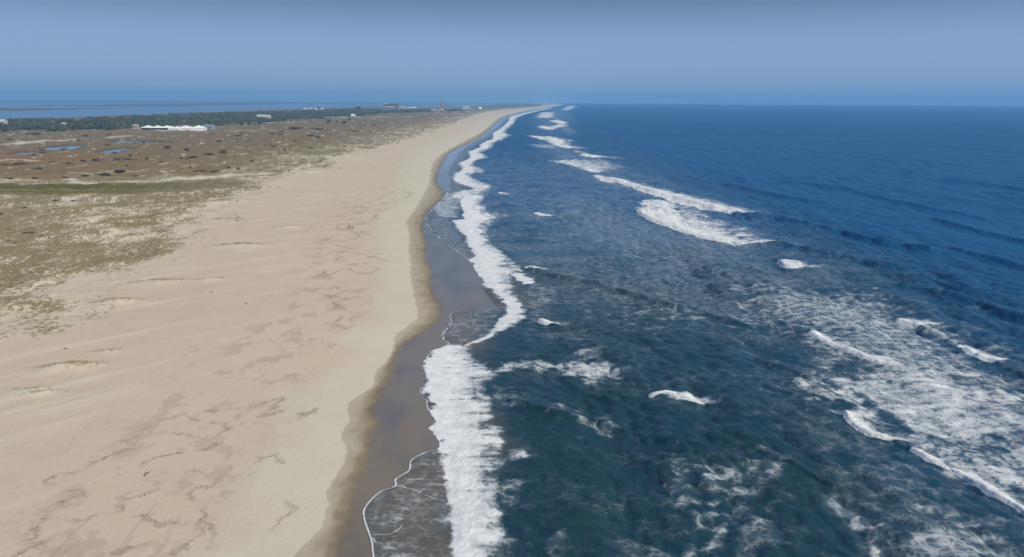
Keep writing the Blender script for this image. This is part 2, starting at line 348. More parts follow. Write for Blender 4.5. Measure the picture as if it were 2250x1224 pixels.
sandp = ss(.34, .58, fbm(X/13, Y/26, 57, 4)+.13*lrg)*.8
hb = mixc(hb, pale*.82, sandp)
edgeolive = 1-ss(20, 190, vs)                 # olive margin of the heath towards the beach
hb = mixc(hb, grass_c, edgeolive*ss(-.4, .3, med)*.9); hb = mixc(hb, pale*.9, edgeolive*ss(.15, .5, fbm(X/16, Y/40, 58, 4))*.8)
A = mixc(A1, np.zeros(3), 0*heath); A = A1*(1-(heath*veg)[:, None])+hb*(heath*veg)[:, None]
# mown green strip, tracks
gs = sdf(X+fbm(X/20, Y/20, 61, 3)*6, Y+fbm(X/20, Y/20, 62, 3)*9, pts(smooth_px([(-500,404),(0,405),(150,405),(300,405),(420,400),(520,395),(600,398),(560,410),(440,420),(300,432),(120,430),(0,432),(-500,440)]), 2), 200)
gk = ss(-4, 10, gs+3*med)*(1-.85*ss(-240, -150, X+35*lrg+12*med))
gc = mixc(np.repeat(np.array([.092, .090, .014])[None], len(X), 0), np.array([.165, .135, .07]), ss(-290, -200, X+30*lrg)+.25*ss(0, .6, med))
A = A*(1-(gk*.93)[:, None])+gc*(gk*.93)[:, None]; veg = np.maximum(veg, gk)
for lst, w, st in (([(-300,396),(0,396.5),(100,396),(160,399)], 2.6, .95), ([(160,402),(240,402.5),(340,398),(440,391),(520,386),(620,381),(700,378)], 5.5, .9),
                   ([(60,455),(120,457),(200,460),(290,461),(380,456),(450,448)], 1.6, .75), ([(-300,316),(0,318),(60,313),(110,311),(165,308)], 9, .9), ([(245,303),(285,299)], 8, .8),
                   ([(0,356),(45,352),(75,355)], 4, .85), ([(300,284),(335,287),(420,289),(620,287)], 7, .6), ([(640,260),(760,259),(900,257)], 18, .7), ([(930,251),(1000,250.5),(1090,250)], 30, .6),
                   ([(0,275),(55,273)], 15, .8), ([(410,271),(440,268),(470,269)], 12, .6), ([(605,271),(655,269)], 14, .6),([(360,364),(400,363)],3,.6),([(160,384),(300,380),(330,374)],3.5,.5)):
    kk = track(lst, w)*st; A = mixc(A, pale*.92, kk); veg = veg*(1-kk)
A = mixc(A, grass_c*.9, hum*ss(-.35, .35, spk+.55*(hum-.3))); veg = np.maximum(veg, hum*.6)
# forest floor under the far trees
WOOD = pts(smooth_px([(-600,300),(0,291),(150,288),(250,283),(310,279),(470,277),(540,272),(680,261),(750,256.5),(850,250),(950,246),(1000,243)], 4), 2)
WOOD = np.vstack([WOOD, pts([(960,240.5),(850,239),(700,241.5),(600,244.5),(420,249),(260,257.5),(0,263.5),(-600,273)], 8)])
wood = ss(-20, 60, sdf(X+fbm(X/90, Y/90, 71, 3)*60, Y+fbm(X/90, Y/90, 72, 3)*90, WOOD, 500))
A = mixc(A, mixc(np.repeat(np.array([.075, .085, .045], np.float32)[None], len(X), 0), np.array([.19, .155, .10]), ss(.1, .5, fbm(X/110, Y/260, 78, 3))), wood*.92)
# ponds and the bay: the land drops below the water
PONDS = [('pond', [(98,327),(110,322.5),(140,320.5),(178,318.5),(183,320.5),(168,326),(140,330),(104,331)]), ('pond', [(28,337),(50,333.5),(82,333),(86,336),(60,339),(34,339.5)]),
         ('pond', [(222,334),(250,327.5),(282,325),(292,326.5),(272,331),(255,335),(232,336.5)]), ('pond', [(240,311.5),(270,309),(310,310),(372,311.2),(370,313),(320,314),(258,313.5)])]
for _, q in PONDS:
    d = sdf(X, Y, pts(q, 1.6), 40); kk = ss(-8, 3, d); Z = Z*(1-kk)+(.9)*kk; A = mixc(A, np.array([.10, .085, .06]), ss(-14, -2, d)*.8)
BAY = pts([(-1500,274),(-300,267),(0,262.5),(130,260),(260,255.5),(420,248.5),(600,241.5),(720,237.5),(860,235.5),(960,236),(1040,233.5),(1100,230.5),(1100,226),(-1500,223)], .3)
bs_ = sdf(X, Y, BAY, 3000); bk = ss(-30, 60, bs_+60*fbm(X/200, Y/200, 73, 3))
isl = fbm(X/1100+3.3, Y/1500, 75, 4); islk = ss(.03, .09, isl)*ss(650, 1200, bs_+500*ss(4000, 7000, Y))
zb = -.8+islk*1.6
Z = Z*(1-bk)+zb*bk
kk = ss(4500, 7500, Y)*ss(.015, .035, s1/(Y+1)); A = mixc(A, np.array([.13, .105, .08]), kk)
marsh = np.array([.13, .10, .075])
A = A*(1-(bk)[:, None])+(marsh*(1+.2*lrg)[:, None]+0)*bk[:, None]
# wrack lines: seaweed stain on the sand, traced
WR = [[(20,1224),(80,1200),(40,1195),(95,1178),(62,1165),(108,1150),(105,1135),(140,1140)],[(105,1140),(125,1105),(150,1098),(190,1090),(160,1075),(125,1072),(105,1058),(130,1048),(170,1036),(200,1015),(240,1000),(300,985),(330,980),(300,968),(335,955),(380,935)],
      [(150,1142),(250,1130),(340,1128),(265,1128),(275,1105),(255,1112),(262,1095),(310,1085),(345,1065),(325,1055),(360,1040),(320,1045)],
      [(300,1028),(330,1008),(390,994),(400,985),(440,962),(410,958),(385,945),(400,930),(430,928),(415,920),(460,905),(520,893),(560,890)],[(430,930),(480,930),(500,945),(455,962),(480,975),(430,985)],
      [(400,1030),(460,1045),(480,1055),(425,1075),(415,1090),(450,1108),(445,1140),(470,1160),(470,1200)],[(250,1212),(310,1195),(335,1188)],[(330,1135),(350,1150),(390,1148),(430,1155)],[(380,1210),(420,1180),(440,1150)],[(590,1150),(600,1140),(640,1115),(630,1090),(632,1070)],
      [(560,888),(620,870),(590,900),(575,910),(600,905),(635,885)],[(640,790),(650,775),(690,765),(640,780)],[(690,612),(720,595),(700,610),(760,590)],[(705,640),(740,628),(735,650),(690,637),(745,655),(790,650),(740,662),(735,668),(775,690)],
      [(710,560),(740,552),(810,560),(850,570)],[(705,528),(730,523),(750,530),(790,520),(785,512),(770,505),(740,500)],[(700,535),(745,540),(860,560)],[(760,590),(800,600),(830,590),(800,575)],[(810,490),(830,470),(850,455)],[(780,495),(815,485),(840,478)],
      [(740,700),(755,690),(770,700),(760,720),(740,710)],[(850,445),(900,430),(880,415),(830,440)],[(640,920),(700,890),(660,905)],[(560,1010),(600,990),(620,1010)]]
wr = np.zeros_like(X)
WRP = []
for q in WR:
    P = pts(smooth_px(q), 1.9); WRP.append(P)
    jx, jy = X+fbm(X/3.5, Y/3.5, 81, 4, .65)*2.0, Y+fbm(X/3.5, Y/3.5, 82, 4, .65)*2.0
    w_ = .17+.0011*Y.clip(0, 500)
    wr = np.maximum(wr, (1-ss(w_*.4, w_*2.4, ldist(jx, jy, P, 8)))*ss(-.55, .35, fbm(X/6, Y/6, 83, 3)))
cont = fbm(X/11, Y/15, 87, 5, .55); bandm = ss(10, 18, s1)*(1-ss(34, 60, s1))*(Y < 520)
wr2 = (1-ss(.006, .04+Y*.00012, abs(cont)))*ss(-.15, .4, fbm(X/15, Y/22, 88, 3))*bandm
wr = np.maximum(wr, wr2*.7)
A = mixc(A, np.array([.25, .205, .14]), wr*.55)
# tyre ruts
for q in ([(245,1224),(285,1170),(345,1100)],[(110,1224),(160,1170),(205,1130)],[(130,1224),(178,1180)],[(255,1224),(290,1175)],[(380,1224),(400,1190)]):
    A = mixc(A, np.array([.33, .275, .215]), (1-ss(.08, .3, ldist(X, Y, pts(q, 2), 5)))*.4)
# damp and wet zones
j1 = s1+fbm(X/3.2, Y/3.2, 85, 3)*.5*np.clip(Y/140, .8, 5); j2 = s2+fbm(X/5, Y/5, 86, 3)*.9
damp = 1-ss(-.15, .25, j1)
bt = ss(0, 1, -s1/np.maximum(s2-s1, .5)+.45*fbm(X/3, Y/6, 89, 4)); A = mixc(A, mixc(np.repeat(np.array([.40, .345, .25], np.float32)[None], len(X), 0), np.array([.25, .195, .125]), bt), damp*.92)
wet = 1-ss(-.5, 1.9, j2+.9*fbm(X/1.8, Y/3, 92, 3))
A = mixc(A, mixc(np.repeat(np.array([.205, .152, .085], np.float32)[None], len(X), 0), np.array([.145, .115, .070]), ss(-.3, .6, fbm(X/8, Y/20, 90, 4))), wet*.95)
gloss = 1-ss(-1.6, 1.2, j2)
V = np.stack([X, Y, Z], 1)
keep = (XX < fx(L2, YY)+60+YY*.03)
F = grid_faces(nr, len(u)); kf = keep.ravel()[F].any(1); F = F[kf]
used = np.zeros(len(V), bool); used[F.ravel()] = True; idx = np.cumsum(used)-1; F = idx[F]
beach = mesh_np('ground', V[used], F, MLAND, {'albedo': A[used], 'wet': (gloss*(.90+.10*ss(-.3, .3, fbm(X/6, Y/16, 91, 4)))+.08*damp*(1-gloss))[used], 'veg': (veg*.8)[used]})
tag(beach, kind='structure')
LX, LY, LZ = XX, YY, Z.reshape(XX.shape)
def zland(x, y):
    """height of the land sheet"""
    r = np.clip(np.searchsorted(Yr, y)-1, 0, nr-2); fy = (y-Yr[r])/(Yr[r+1]-Yr[r])
    c = (x/(y+30)-u[0])/(u[1]-u[0]); c = np.clip(c, 0, len(u)-1.001); ci = c.astype(int); fc = c-ci
    a = LZ[r, ci]*(1-fc)+LZ[r, ci+1]*fc; b = LZ[r+1, ci]*(1-fc)+LZ[r+1, ci+1]*fc
    return a*(1-fy)+b*fy
VEGD = (dens*(1-heath)*(1-wr)).reshape(XX.shape); HUMD = hum.reshape(XX.shape)

# ------------------------------------------------------------------ the sea sheet
ypx = np.concatenate([np.linspace(1420, 300, 1000), np.linspace(299.3, 229, 190)])
Ys = rows(ypx, 0.0); Ys = np.concatenate([Ys[Ys < 13500], [14000.]]); us = np.linspace(-.26, .80, 1000)
XX, YY = np.outer(Ys+30, us), np.repeat(Ys[:, None], len(us), 1)
X, Y = XX.ravel(), YY.ravel(); dY = np.gradient(Ys)[:, None].repeat(len(us), 1).ravel(); dX = (Y+30)*(us[1]-us[0])
sw = X-fx(SW, Y)-scallop(Y)                  # distance seaward of the water's edge
z = np.zeros_like(X); hx_ = np.zeros_like(X)
env = .75+.5*fbm(X/90, Y/90, 101, 2)
for i in range(64):
    if i < 7: lam = rng.uniform(24, 60); th = math.pi+rng.normal(0, .055)+R(9); a = .22*(lam/40)
    elif i < 30: lam = rng.uniform(5, 18); th = math.pi+rng.normal(-.05, .42); a = .0078*lam
    else: lam = rng.uniform(1.3, 5); th = rng.normal(-2.3, .75); a = .0100*lam
    kx, ky = 2*math.pi/lam*math.cos(th), 2*math.pi/lam*math.sin(th)
    lod = 1-ss(.9, 2.2, np.maximum(abs(kx)*dX, abs(ky)*dY))
    m = lod > 0
    wob = 0 if i >= 7 else fbm(X/120, Y/260, 110+i, 2)*2.0
    ph = kx*X+ky*Y+rng.uniform(0, 6.28)+wob
    z += np.where(m, a*lod*np.sin(ph), 0); hx_ += np.where(m, -a*lod*.8*np.cos(ph)*math.cos(th), 0)
calm = ss(0, 45, sw)
z *= calm*env; hx_ *= calm
# breakers: crest line (px), height m, width m, foam strength on it
CR = [([(1340,391),(1372,402),(1440,420),(1520,441),(1575,455),(1622,468)], 1.7, 4.5, 1.0), ([(1618,468),(1700,478),(1770,491),(1850,509),(1950,530),(2040,545)], 2.3, 3.0, 0),
      ([(1408,461),(1425,476),(1475,497),(1540,516),(1600,528),(1650,536),(1686,534)], 1.5, 3.5, 1.0), ([(1686,534),(1760,545),(1830,556),(1880,566),(1960,580)], 2.1, 2.5, 0),
      ([(1723,572),(1738,583),(1775,588)], 1.2, 2.4, 1.0), ([(1984,700),(2010,708),(2034,714)], 1.1, 1.7, 1.0), ([(2034,714),(2080,733),(2130,765)], 1.0, 1.6, .5), ([(2120,758),(2150,775),(2202,791)], 1.0, 1.7, 1.0), ([(2200,791),(2250,815),(2300,840)], .9, 1.8, .3),
      ([(1790,734),(1830,753),(1900,781),(1968,810)], .8, 1.15, .95), ([(1856,906),(1862,922),(1890,943),(1920,955),(1962,968)], .8, 1.2, .98), ([(2003,986),(2050,1010),(2110,1036),(2160,1066),(2210,1096),(2270,1135)], .8, 1.05, .96),
      ([(1165,586),(1230,606),(1310,622),(1400,648),(1480,672)], 1.2, 1.7, .1), ([(1188,702),(1202,708),(1216,712)], .8, 1.2, 1.0), ([(1176,468),(1190,472),(1212,473)], .9, 2.2, 1.0), ([(1440,866),(1490,866),(1530,876),(1558,882)], .5, 1.1, .8),
      ([(1980,625),(2060,640),(2150,662),(2240,690),(2330,715)], 1.7, 2.6, 0), ([(1130,880),(1180,895),(1230,910),(1330,925)], .9, 1.2, .1), ([(1750,838),(1765,850),(1790,858),(1840,880)], .7, 1.6, .5), ([(1098,425),(1106,428)], .6, 2, .9), ([(1160,586),(1190,592)], .7, 1.6, .8),
      ([(1282,340),(1300,344),(1318,346)], 1.6, 7, 1.0), ([(1200,300),(1225,318),(1262,326)], 1.6, 7, .9), ([(2060,480),(2150,505),(2260,530)], 2.0, 4, 0), ([(1880,420),(1990,445),(2120,470)], 1.9, 4.5, 0), ([(1600,405),(1700,425),(1780,440)], 1.9, 5, 0),
      ([(1320,930),(1400,950),(1520,985),(1640,1010)], .7, 1.3, 0), ([(1960,600),(2050,612),(2120,630)], 1.4, 2.6, 0), ([(2100,545),(2200,570),(2290,592)], 1.8, 3.2, 0), ([(1720,395),(1850,412),(1960,432)], 1.8, 5.5, 0), ([(2080,395),(2180,405),(2280,420)], 1.9, 6, 0), ([(1480,660),(1560,690),(1640,715)], .9, 1.6, 0), ([(1660,790),(1740,815),(1800,850)], .9, 1.3, 0), ([(1690,1000),(1760,1025),(1830,1060)], .8, 1.2, 0), ([(1400,1000),(1500,1040),(1600,1080)], .4, 2, 0)]
foam = np.zeros_like(X); rid = np.zeros_like(X); veil = np.zeros_like(X); trg = np.zeros_like(X)
n4 = fbm(X/4, Y/4, 121, 3); n12 = fbm(X/12, Y/12, 122, 3); n1 = fbm(X/1.3, Y/1.3, 123, 3)
for q, h, w, fo in CR:
    P = pts(smooth_px(q), h*.5); mrg = w*7
    m = (X > P[:, 0].min()-mrg) & (X < P[:, 0].max()+mrg) & (Y > P[:, 1].min()-mrg) & (Y < P[:, 1].max()+mrg)
    if not m.any(): continue
    xq, yq = X[m]+n12[m]*w*.15+n4[m]*w*.08, Y[m]
    d, _ = seg_dist(xq, yq, P)
    o = np.argsort(P[:, 1]); P_ = P[o]; k0 = (P_[-1]-P_[0])/max(P_[-1, 1]-P_[0, 1], 1); side = xq-np.interp(yq, P_[:, 1], P_[:, 0])-np.where(yq < P_[0, 1], (yq-P_[0, 1])*k0[0], 0)-np.where(yq > P_[-1, 1], (yq-P_[-1, 1])*k0[0], 0)           # + seaward
    tt = np.clip((yq-P[:, 1].min())/(np.ptp(P[:, 1])+1e-6), 0, 1)
    wd_ = w*(.62+1.08*ss(-w*.7, w*.7, side)); g = np.exp(-(d/wd_)**2)
    rid[m] = np.maximum(rid[m], g*h*(.9+.15*n4[m])); trg[m] = np.maximum(trg[m], .22*h*np.exp(-((d-w*2.0)/w)**2)*ss(0, -w*1.2, side)*ss(P[:, 1].min()-w, P[:, 1].min()+4*w, yq)*(1-ss(P[:, 1].max()-3*w, P[:, 1].max()+2*w, yq)))
    if fo:
        kf_ = np.where(side < 0, 1-ss(w*.62, w*1.05, d), np.maximum(1-ss(w*.3, w*1.5, d+w*.5*n4[m]), .72*(1-ss(w*.5, w*6, d+w*1.5*n4[m]))))*fo
        kf_ = kf_*ss(P[:, 1].min()-.4*w, P[:, 1].min()+.6*w, yq)*(1-ss(P[:, 1].max(), P[:, 1].max()+1.5*w, yq))
        foam[m] = np.maximum(foam[m], kf_); z[m] += kf_*fo*.12*n1[m]
z += rid-trg*(1-np.clip(rid*2, 0, 1))
# foam fields (px outlines, density, soft edge m, raggedness m)
FP = [
 # surf band by the beach
 ([(995,1300),(992,1224),(992,1180),(986,1150),(991,1110),(986,1085),(974,1062),(980,1040),(972,1020),(978,1000),(966,980),(968,965),(941,940),(955,925),(945,905),(958,897),(920,853),(938,830),(930,802),(945,788),(950,770),(985,757),(1010,755),
   (1025,756),(1045,745),(1072,730),(1095,702),(1122,672),(1096,650),(1072,632),(1050,603),(1040,585),(1030,570),(1045,560),(1030,540),(1022,520),(1003,500),(995,484),(1014,482),(1016,465),(1008,442),(1030,425),(1068,428),(1062,445),(1075,462),(1130,478),(1085,484),(1068,500),
   (1078,530),(1100,548),(1120,562),(1150,592),(1185,622),(1150,622),(1120,600),(1128,640),(1150,668),(1162,690),(1130,712),(1082,738),(1045,752),(1030,768),(1045,790),(1088,818),(1075,838),(1072,860),(1088,888),(1065,925),(1104,948),(1098,985),(1112,1010),(1098,1040),(1110,1085),(1102,1110),(1112,1160),(1104,1200),(1112,1300)], .97, 1.2, 1.5),
 ([(1045,600),(1075,560),(1120,600),(1130,640),(1120,670),(1090,640)], .72, 2, 1),
 # swash sheets
 ([(986,757),(968,740),(985,715),(990,690),(1010,684),(1118,668),(1080,732),(1040,752)], .26, 4, 3),
 ([(816,1300),(812,1190),(796,1140),(799,1115),(830,1082),(864,1068),(866,1052),(895,1032),(900,1010),(930,992),(966,978),(985,1060),(992,1300)], .22, .8, 1.0),
 ([(935,488),(960,470),(1000,480),(1030,540),(1060,590),(1030,600),(985,560)], .25, 3, 3), ([(945,460),(990,420),(1010,440),(1005,480),(960,476)], .45, 3, 3),
 # band farther up the beach
 ([(995,397),(1000,380),(1018,372),(1008,357),(1032,348),(1030,332),(1052,325),(1058,314),(1084,304),(1083,292),(1100,282),(1116,268),(1121,256.5),(1150,248.5),(1186,241),(1214,236.5),(1215,238.5),(1187,243.5),(1153,252),(1136,260),(1131,271),(1116,283),(1112,292),(1126,296),(1108,306),(1086,314),
   (1082,325),(1058,335),(1078,346),(1048,352),(1042,362),(1070,377),(1036,384),(1056,397),(1088,411),(1068,417),(1030,409)], .95, 3, 3),
 ([(1020,406),(1060,404),(1092,412),(1070,430),(1030,434),(1006,442),(994,433),(1002,420),(1040,414)], .72, 3, 4), ([(975,425),(1010,405),(1012,440),(985,452)], .2, 5, 5),
 # outer bar breakers
 ([(1300,386),(1322,386),(1370,394),(1340,402),(1312,394)], .8, 3, 3), ([(1335,398),(1372,399),(1440,409),(1500,424),(1570,441),(1624,463),(1622,472),(1560,461),(1500,448),(1440,430),(1385,412)], .97, 3, 3),
 ([(1405,459),(1420,440),(1480,440),(1545,462),(1590,482),(1640,505),(1670,515),(1690,534),(1650,538),(1590,531),(1530,519),(1470,499),(1425,478)], .84, 4, 5),
 ([(1200,354),(1250,350),(1330,352),(1375,366),(1350,376),(1300,378),(1270,368),(1235,360)], .66, 6, 8), ([(1272,369),(1300,369),(1325,376),(1300,379)], .9, 4, 3),
 ([(1155,297),(1178,298),(1220,301),(1264,308),(1250,315),(1230,318),(1205,310),(1180,303)], .88, 6, 8), ([(1224,319),(1250,320),(1263,325),(1245,327)], .95, 5, 3), ([(1180,278),(1190,275),(1210,278),(1230,272),(1256,276),(1235,281),(1212,286),(1192,283)], .9, 8, 10),
 ([(1206,265),(1225,263),(1252,270),(1235,273),(1215,269)], .85, 10, 10), ([(1188,247),(1217,246),(1218,258),(1185,260),(1178,257)], .72, 15, 20), ([(1232,242),(1245,234),(1262,231),(1266,236),(1250,242)], .72, 30, 30), ([(1160,316),(1220,318),(1230,326),(1180,324)], .5, 8, 8),
 ([(1285,337),(1316,343),(1318,348),(1290,345)], .98, 4, 2),
 # left-over foam
 ([(1150,600),(1300,560),(1500,600),(1700,640),(1780,700),(1600,730),(1400,700),(1250,690)], .36, 14, 18),
 ([(1180,300),(1260,330),(1330,350),(1400,392),(1500,425),(1420,440),(1300,410),(1230,370),(1190,330)], .34, 14, 18), ([(1262,326),(1285,334),(1288,340),(1262,334)], .6, 6, 6), ([(1318,346),(1345,362),(1330,366),(1308,352)], .5, 6, 8),
 ([(1195,245),(1250,236),(1262,262),(1235,300),(1190,300),(1170,262)], .34, 40, 50), ([(1240,268),(1262,290),(1256,300),(1236,284)], .5, 15, 20), ([(1225,305),(1275,330),(1262,330)], .5, 8, 8),
 ([(1180,425),(1300,420),(1430,480),(1560,520),(1680,545),(1640,600),(1480,620),(1350,560),(1240,540),(1190,480)], .40, 20, 25),
 ([(1370,660),(1480,675),(1600,690),(1760,690),(1780,720),(1600,708),(1430,690)], .46, 8, 10),
 ([(1640,620),(1800,640),(1960,650),(2100,730),(2300,850),(2300,1000),(2100,960),(1900,890),(1760,850),(1680,840),(1820,780),(1700,700),(1560,660)], .45, 14, 14),
 ([(1750,830),(1850,800),(1980,812),(2100,800),(2300,900),(2300,1010),(2100,1000),(1960,950),(1900,890),(1800,870)], .58, 9, 12),
 ([(1990,990),(2080,980),(2300,1040),(2300,1140),(2150,1060)], .60, 5, 6), ([(1720,900),(1850,940),(1960,1000),(2020,1060),(2120,1100),(2300,1180),(2300,1300),(2100,1300),(2000,1180),(1900,1080),(1800,980)], .42, 8, 9),
 ([(1880,1100),(1915,1110),(1925,1160),(1960,1200),(1950,1300),(1895,1300),(1885,1180)], .66, 3, 6), ([(1960,1160),(2060,1140),(2200,1180),(2300,1220),(2300,1300),(2000,1300)], .48, 5, 7),
 ([(1470,1046),(1500,1050),(1530,1080),(1520,1092),(1495,1080)], .60, 2.5, 5), ([(1520,1040),(1600,1030),(1640,1060),(1620,1090),(1560,1080)], .50, 4, 7), ([(1505,1110),(1550,1120),(1530,1165),(1490,1200),(1445,1210),(1500,1160)], .60, 2.5, 5), ([(1400,1210),(1450,1195),(1440,1300),(1400,1300)], .45, 3, 5),
 ([(1200,1195),(1260,1180),(1230,1240),(1190,1240)], .48, 2.5, 5), ([(1620,1000),(1680,990),(1720,1030),(1660,1060)], .45, 3, 4), ([(1600,1120),(1740,1130),(1700,1224),(1620,1224)], .42, 5, 6),
 ([(1040,808),(1110,800),(1200,800),(1290,795),(1400,808),(1360,830),(1290,825),(1200,812),(1100,816)], .55, 2.5, 3), ([(1270,790),(1350,795),(1365,822),(1290,828)], .60, 5, 6), ([(1260,760),(1330,765),(1320,785),(1270,782)], .45, 3, 3),
 ([(1100,855),(1150,870),(1130,885),(1095,880)], .45, 3, 3), ([(1240,905),(1330,920),(1340,935),(1270,925)], .52, 3, 4), ([(1112,990),(1150,982),(1162,998),(1120,1004)], .62, 1.5, 2), ([(1100,1060),(1130,1065),(1148,1105),(1130,1120),(1108,1095)], .5, 2, 3),
 ([(1440,862),(1500,862),(1560,882),(1500,884)], .6, 2, 3), ([(1090,1150),(1130,1170),(1120,1220),(1095,1224)], .45, 2, 2), ([(1160,600),(1240,640),(1200,700),(1160,720),(1150,660)], .35, 5, 5),
]
for q, dn, sf, rg in FP:
    P = pts(q, .1); m = (X > P[:, 0].min()-40) & (X < P[:, 0].max()+40) & (Y > P[:, 1].min()-100) & (Y < P[:, 1].max()+100)
    a = rg*1.3; d = np.full(X.shape, -99.); xx, yy = X[m]+n12[m]*a*.6+n4[m]*a*.6+n1[m]*.3, Y[m]+(n4[m]-n12[m])*a
    dd, ii = seg_dist(xx, yy, P, True); d = np.where(ii, dd, -dd)
    kf_ = ss(-sf, sf*1.0, d)*dn
    if dn > .6 and len(q) > 5:
        tt = across(xx, yy, P); st = noise(X[m]/6, Y[m]/1.3, 141)*.5+n12[m]*.5+n4[m]*.25
        kf_ = kf_*(1-(.55 if dn > .93 else .58)*ss(.32, 1.0, tt+.38*st)-.10*ss(0, .8, st))
    if dn < .8: veil[m] = np.maximum(veil[m], ss(-sf*1.6, sf*1.6, d)*(dn*1.2+.15*ss(150, 260, Y[m].mean()))*(.85+.3*n12[m]))
    foam[m] = np.maximum(foam[m], kf_*(.72 if dn <= .42 and sf > 5 else 1))
    if dn > .93: z[m] += ss(0, 2.5, d)*(.16+.05*n4[m]+.05*n1[m])
# faint streaks everywhere inside the bar
inner = 1-ss(90, 190, X-.0*Y)
foam = np.maximum(foam, np.clip(.17+.26*fbm(X/26, Y/10, 131, 4), 0, .45)*inner*ss(8, 25, sw)*(Y < 900)*(.55+.45*ss(130, 230, Y)))
swm = ss(0, 3, sw)*(1-ss(10, 22, sw))*(Y < 420); foam = foam+swm*(foam < .6)*np.clip(.24*fbm(X/7, Y/1.3, 143, 4)+.06, -.1, .4)*np.where(Y > 125, .55, 1)
rd = 1-2.2*abs(fbm(X/9+n4*.3, Y/5, 145, 4)); foam = np.where(foam < .8, foam*(.92+.40*fbm(X/6, Y/2.2, 144, 4)+.22*rd), foam)
veil = np.maximum(veil, inner*ss(8, 25, sw)*ss(150, 250, Y)*(1-ss(600, 950, Y))*np.clip(.34+.34*fbm(X/24, Y/14, 133, 4), 0, .8))
# bright lacy rim of the swash and seams on it
rim = np.exp(-((sw-.3)/(.07+Y*.0006))**2)*(Y < 500)*np.where(Y < 122, 1.05, .75+.5*n12)
foam = np.maximum(foam, rim)
for q in ([(865,1066),(905,1072),(950,1088),(992,1104)], [(812,1174),(850,1172),(875,1162),(885,1150)], [(812,1180),(840,1196),(870,1206)], [(965,738),(985,752),(1000,757)], [(850,850),(852,880),(865,900),(878,912)], [(815,950),(825,965),(850,985),(880,1004)],
          [(890,1052),(930,1048)]):
    foam = np.maximum(foam, (1-ss(.03, .3, ldist(X+n1*.2+n4*.3, Y+n1*.3, pts(smooth_px(q), .35), 6)))*.56*ss(-.6, .1, n12+.4))
depth = ss(.5, 13, sw-np.interp(Y, [80, 130, 200, 400], [9, 4, 2, 3])+n12*3)
offs_sky = np.maximum(ss(20, 260, sw), ss(170, 520, Y+.6*sw)*.85*ss(5, 30, sw))  # bluer offshore; farther along the shore, sky reflection is put into the colour
zl = berm_z(X, Y)
film = zl+np.clip(sw*.035, -.6, .05)-.0
Zs = np.where(sw < 30, np.maximum(film, z-.25+.25*ss(0, 30, sw)), z)
keep = ((sw > -12) ).reshape(XX.shape)
V = np.stack([X+hx_, Y, Zs], 1)
F = grid_faces(len(Ys), len(us)); kf = keep.ravel()[F].any(1); F = F[kf]
used = np.zeros(len(V), bool); used[F.ravel()] = True; idx = np.cumsum(used)-1; F = idx[F]
tag(mesh_np('sea', V[used], F, MSEA, {'foam': foam[used], 'depth': depth[used], 'offshore_sky_blue': offs_sky[used], 'veil': np.maximum(veil, foam)[used]}), kind='structure')

# bay water and ponds
V = np.array([(-16000, 1800, 0), (2500, 1800, 0), (2500, 14000, 0), (-16000, 14000, 0)], float)
# the bay is a sheet in the sunken land only, clipped to its own outline
bp_ = BAY*np.minimum(1, 13950/BAY[:, 1])[:, None]; bp_[:, 0] = np.clip(bp_[:, 0], -17000, 9000); V = np.column_stack([bp_, np.zeros(len(bp_))])
me = bpy.data.meshes.new('bay_water'); me.from_pydata([tuple(v) for v in V], [], [list(range(len(V)))]); me.materials.append(MBAY)
o = bpy.data.objects.new('bay_water', me); col.objects.link(o); tag(o, kind='structure')
for nm, q in PONDS:
    P = pts(smooth_px(q+[q[0]], 4)[:-1], 1.6); c = P.mean(0)
    me = bpy.data.meshes.new('pond'); me.from_pydata([((p[0]-c[0])*1.05, (p[1]-c[1])*1.05, 0) for p in P], [], [list(range(len(P)))]); me.materials.append(MPOND)
    o = bpy.data.objects.new('pond', me); o.location = (c[0], c[1], 1.25); col.objects.link(o); tag(o, kind='structure')

# ------------------------------------------------------------------ building blocks for things
class MB:
    def __init__(s): s.v = []; s.f = []
    def add(s, vs, fs):
        o = len(s.v); s.v += [tuple(v) for v in vs]; s.f += [tuple(i+o for i in f) for f in fs]; return s
    def box(s, x0, x1, y0, y1, z0, z1):
        return s.add([(x0,y0,z0),(x1,y0,z0),(x1,y1,z0),(x0,y1,z0),(x0,y0,z1),(x1,y0,z1),(x1,y1,z1),(x0,y1,z1)],
                     [(0,3,2,1),(4,5,6,7),(0,1,5,4),(1,2,6,5),(2,3,7,6),(3,0,4,7)])
    def loft(s, rings, cap=True):
        """rings of equal length, bottom to top"""
        o = len(s.v); n = len(rings[0])
        for r in rings: s.v += [tuple(p) for p in r]
        for k in range(len(rings)-1):
            for i in range(n): s.f.append((o+k*n+i, o+k*n+(i+1) % n, o+(k+1)*n+(i+1) % n, o+(k+1)*n+i))
        if cap: s.f.append(tuple(o+i for i in range(n))[::-1]); s.f.append(tuple(o+(len(rings)-1)*n+i for i in range(n)))
        return s
    def rect_loft(s, lst, cx=0, cy=0):
        """list of (half width, half depth, z)"""
        return s.loft([[(cx-a,cy-b,z),(cx+a,cy-b,z),(cx+a,cy+b,z),(cx-a,cy+b,z)] for a, b, z in lst])
    def tube(s, p, q, r0, r1, n=7):
        p, q = Vector(p), Vector(q); d = (q-p).normalized(); a = d.orthogonal().normalized(); b = d.cross(a)
        return s.loft([[c+a*math.cos(t*2*math.pi/n)*r+b*math.sin(t*2*math.pi/n)*r for t in range(n)] for c, r in ((p, r0), (q, r1))])
    def build(s, name, mat, parent=None, smooth=False):
        me = bpy.data.meshes.new(name); me.from_pydata(s.v, [], s.f); me.materials.append(mat)
        if smooth: me.polygons.foreach_set('use_smooth', [True]*len(me.polygons))
        o = bpy.data.objects.new(name, me); col.objects.link(o)
        if parent: o.parent = parent
        return o
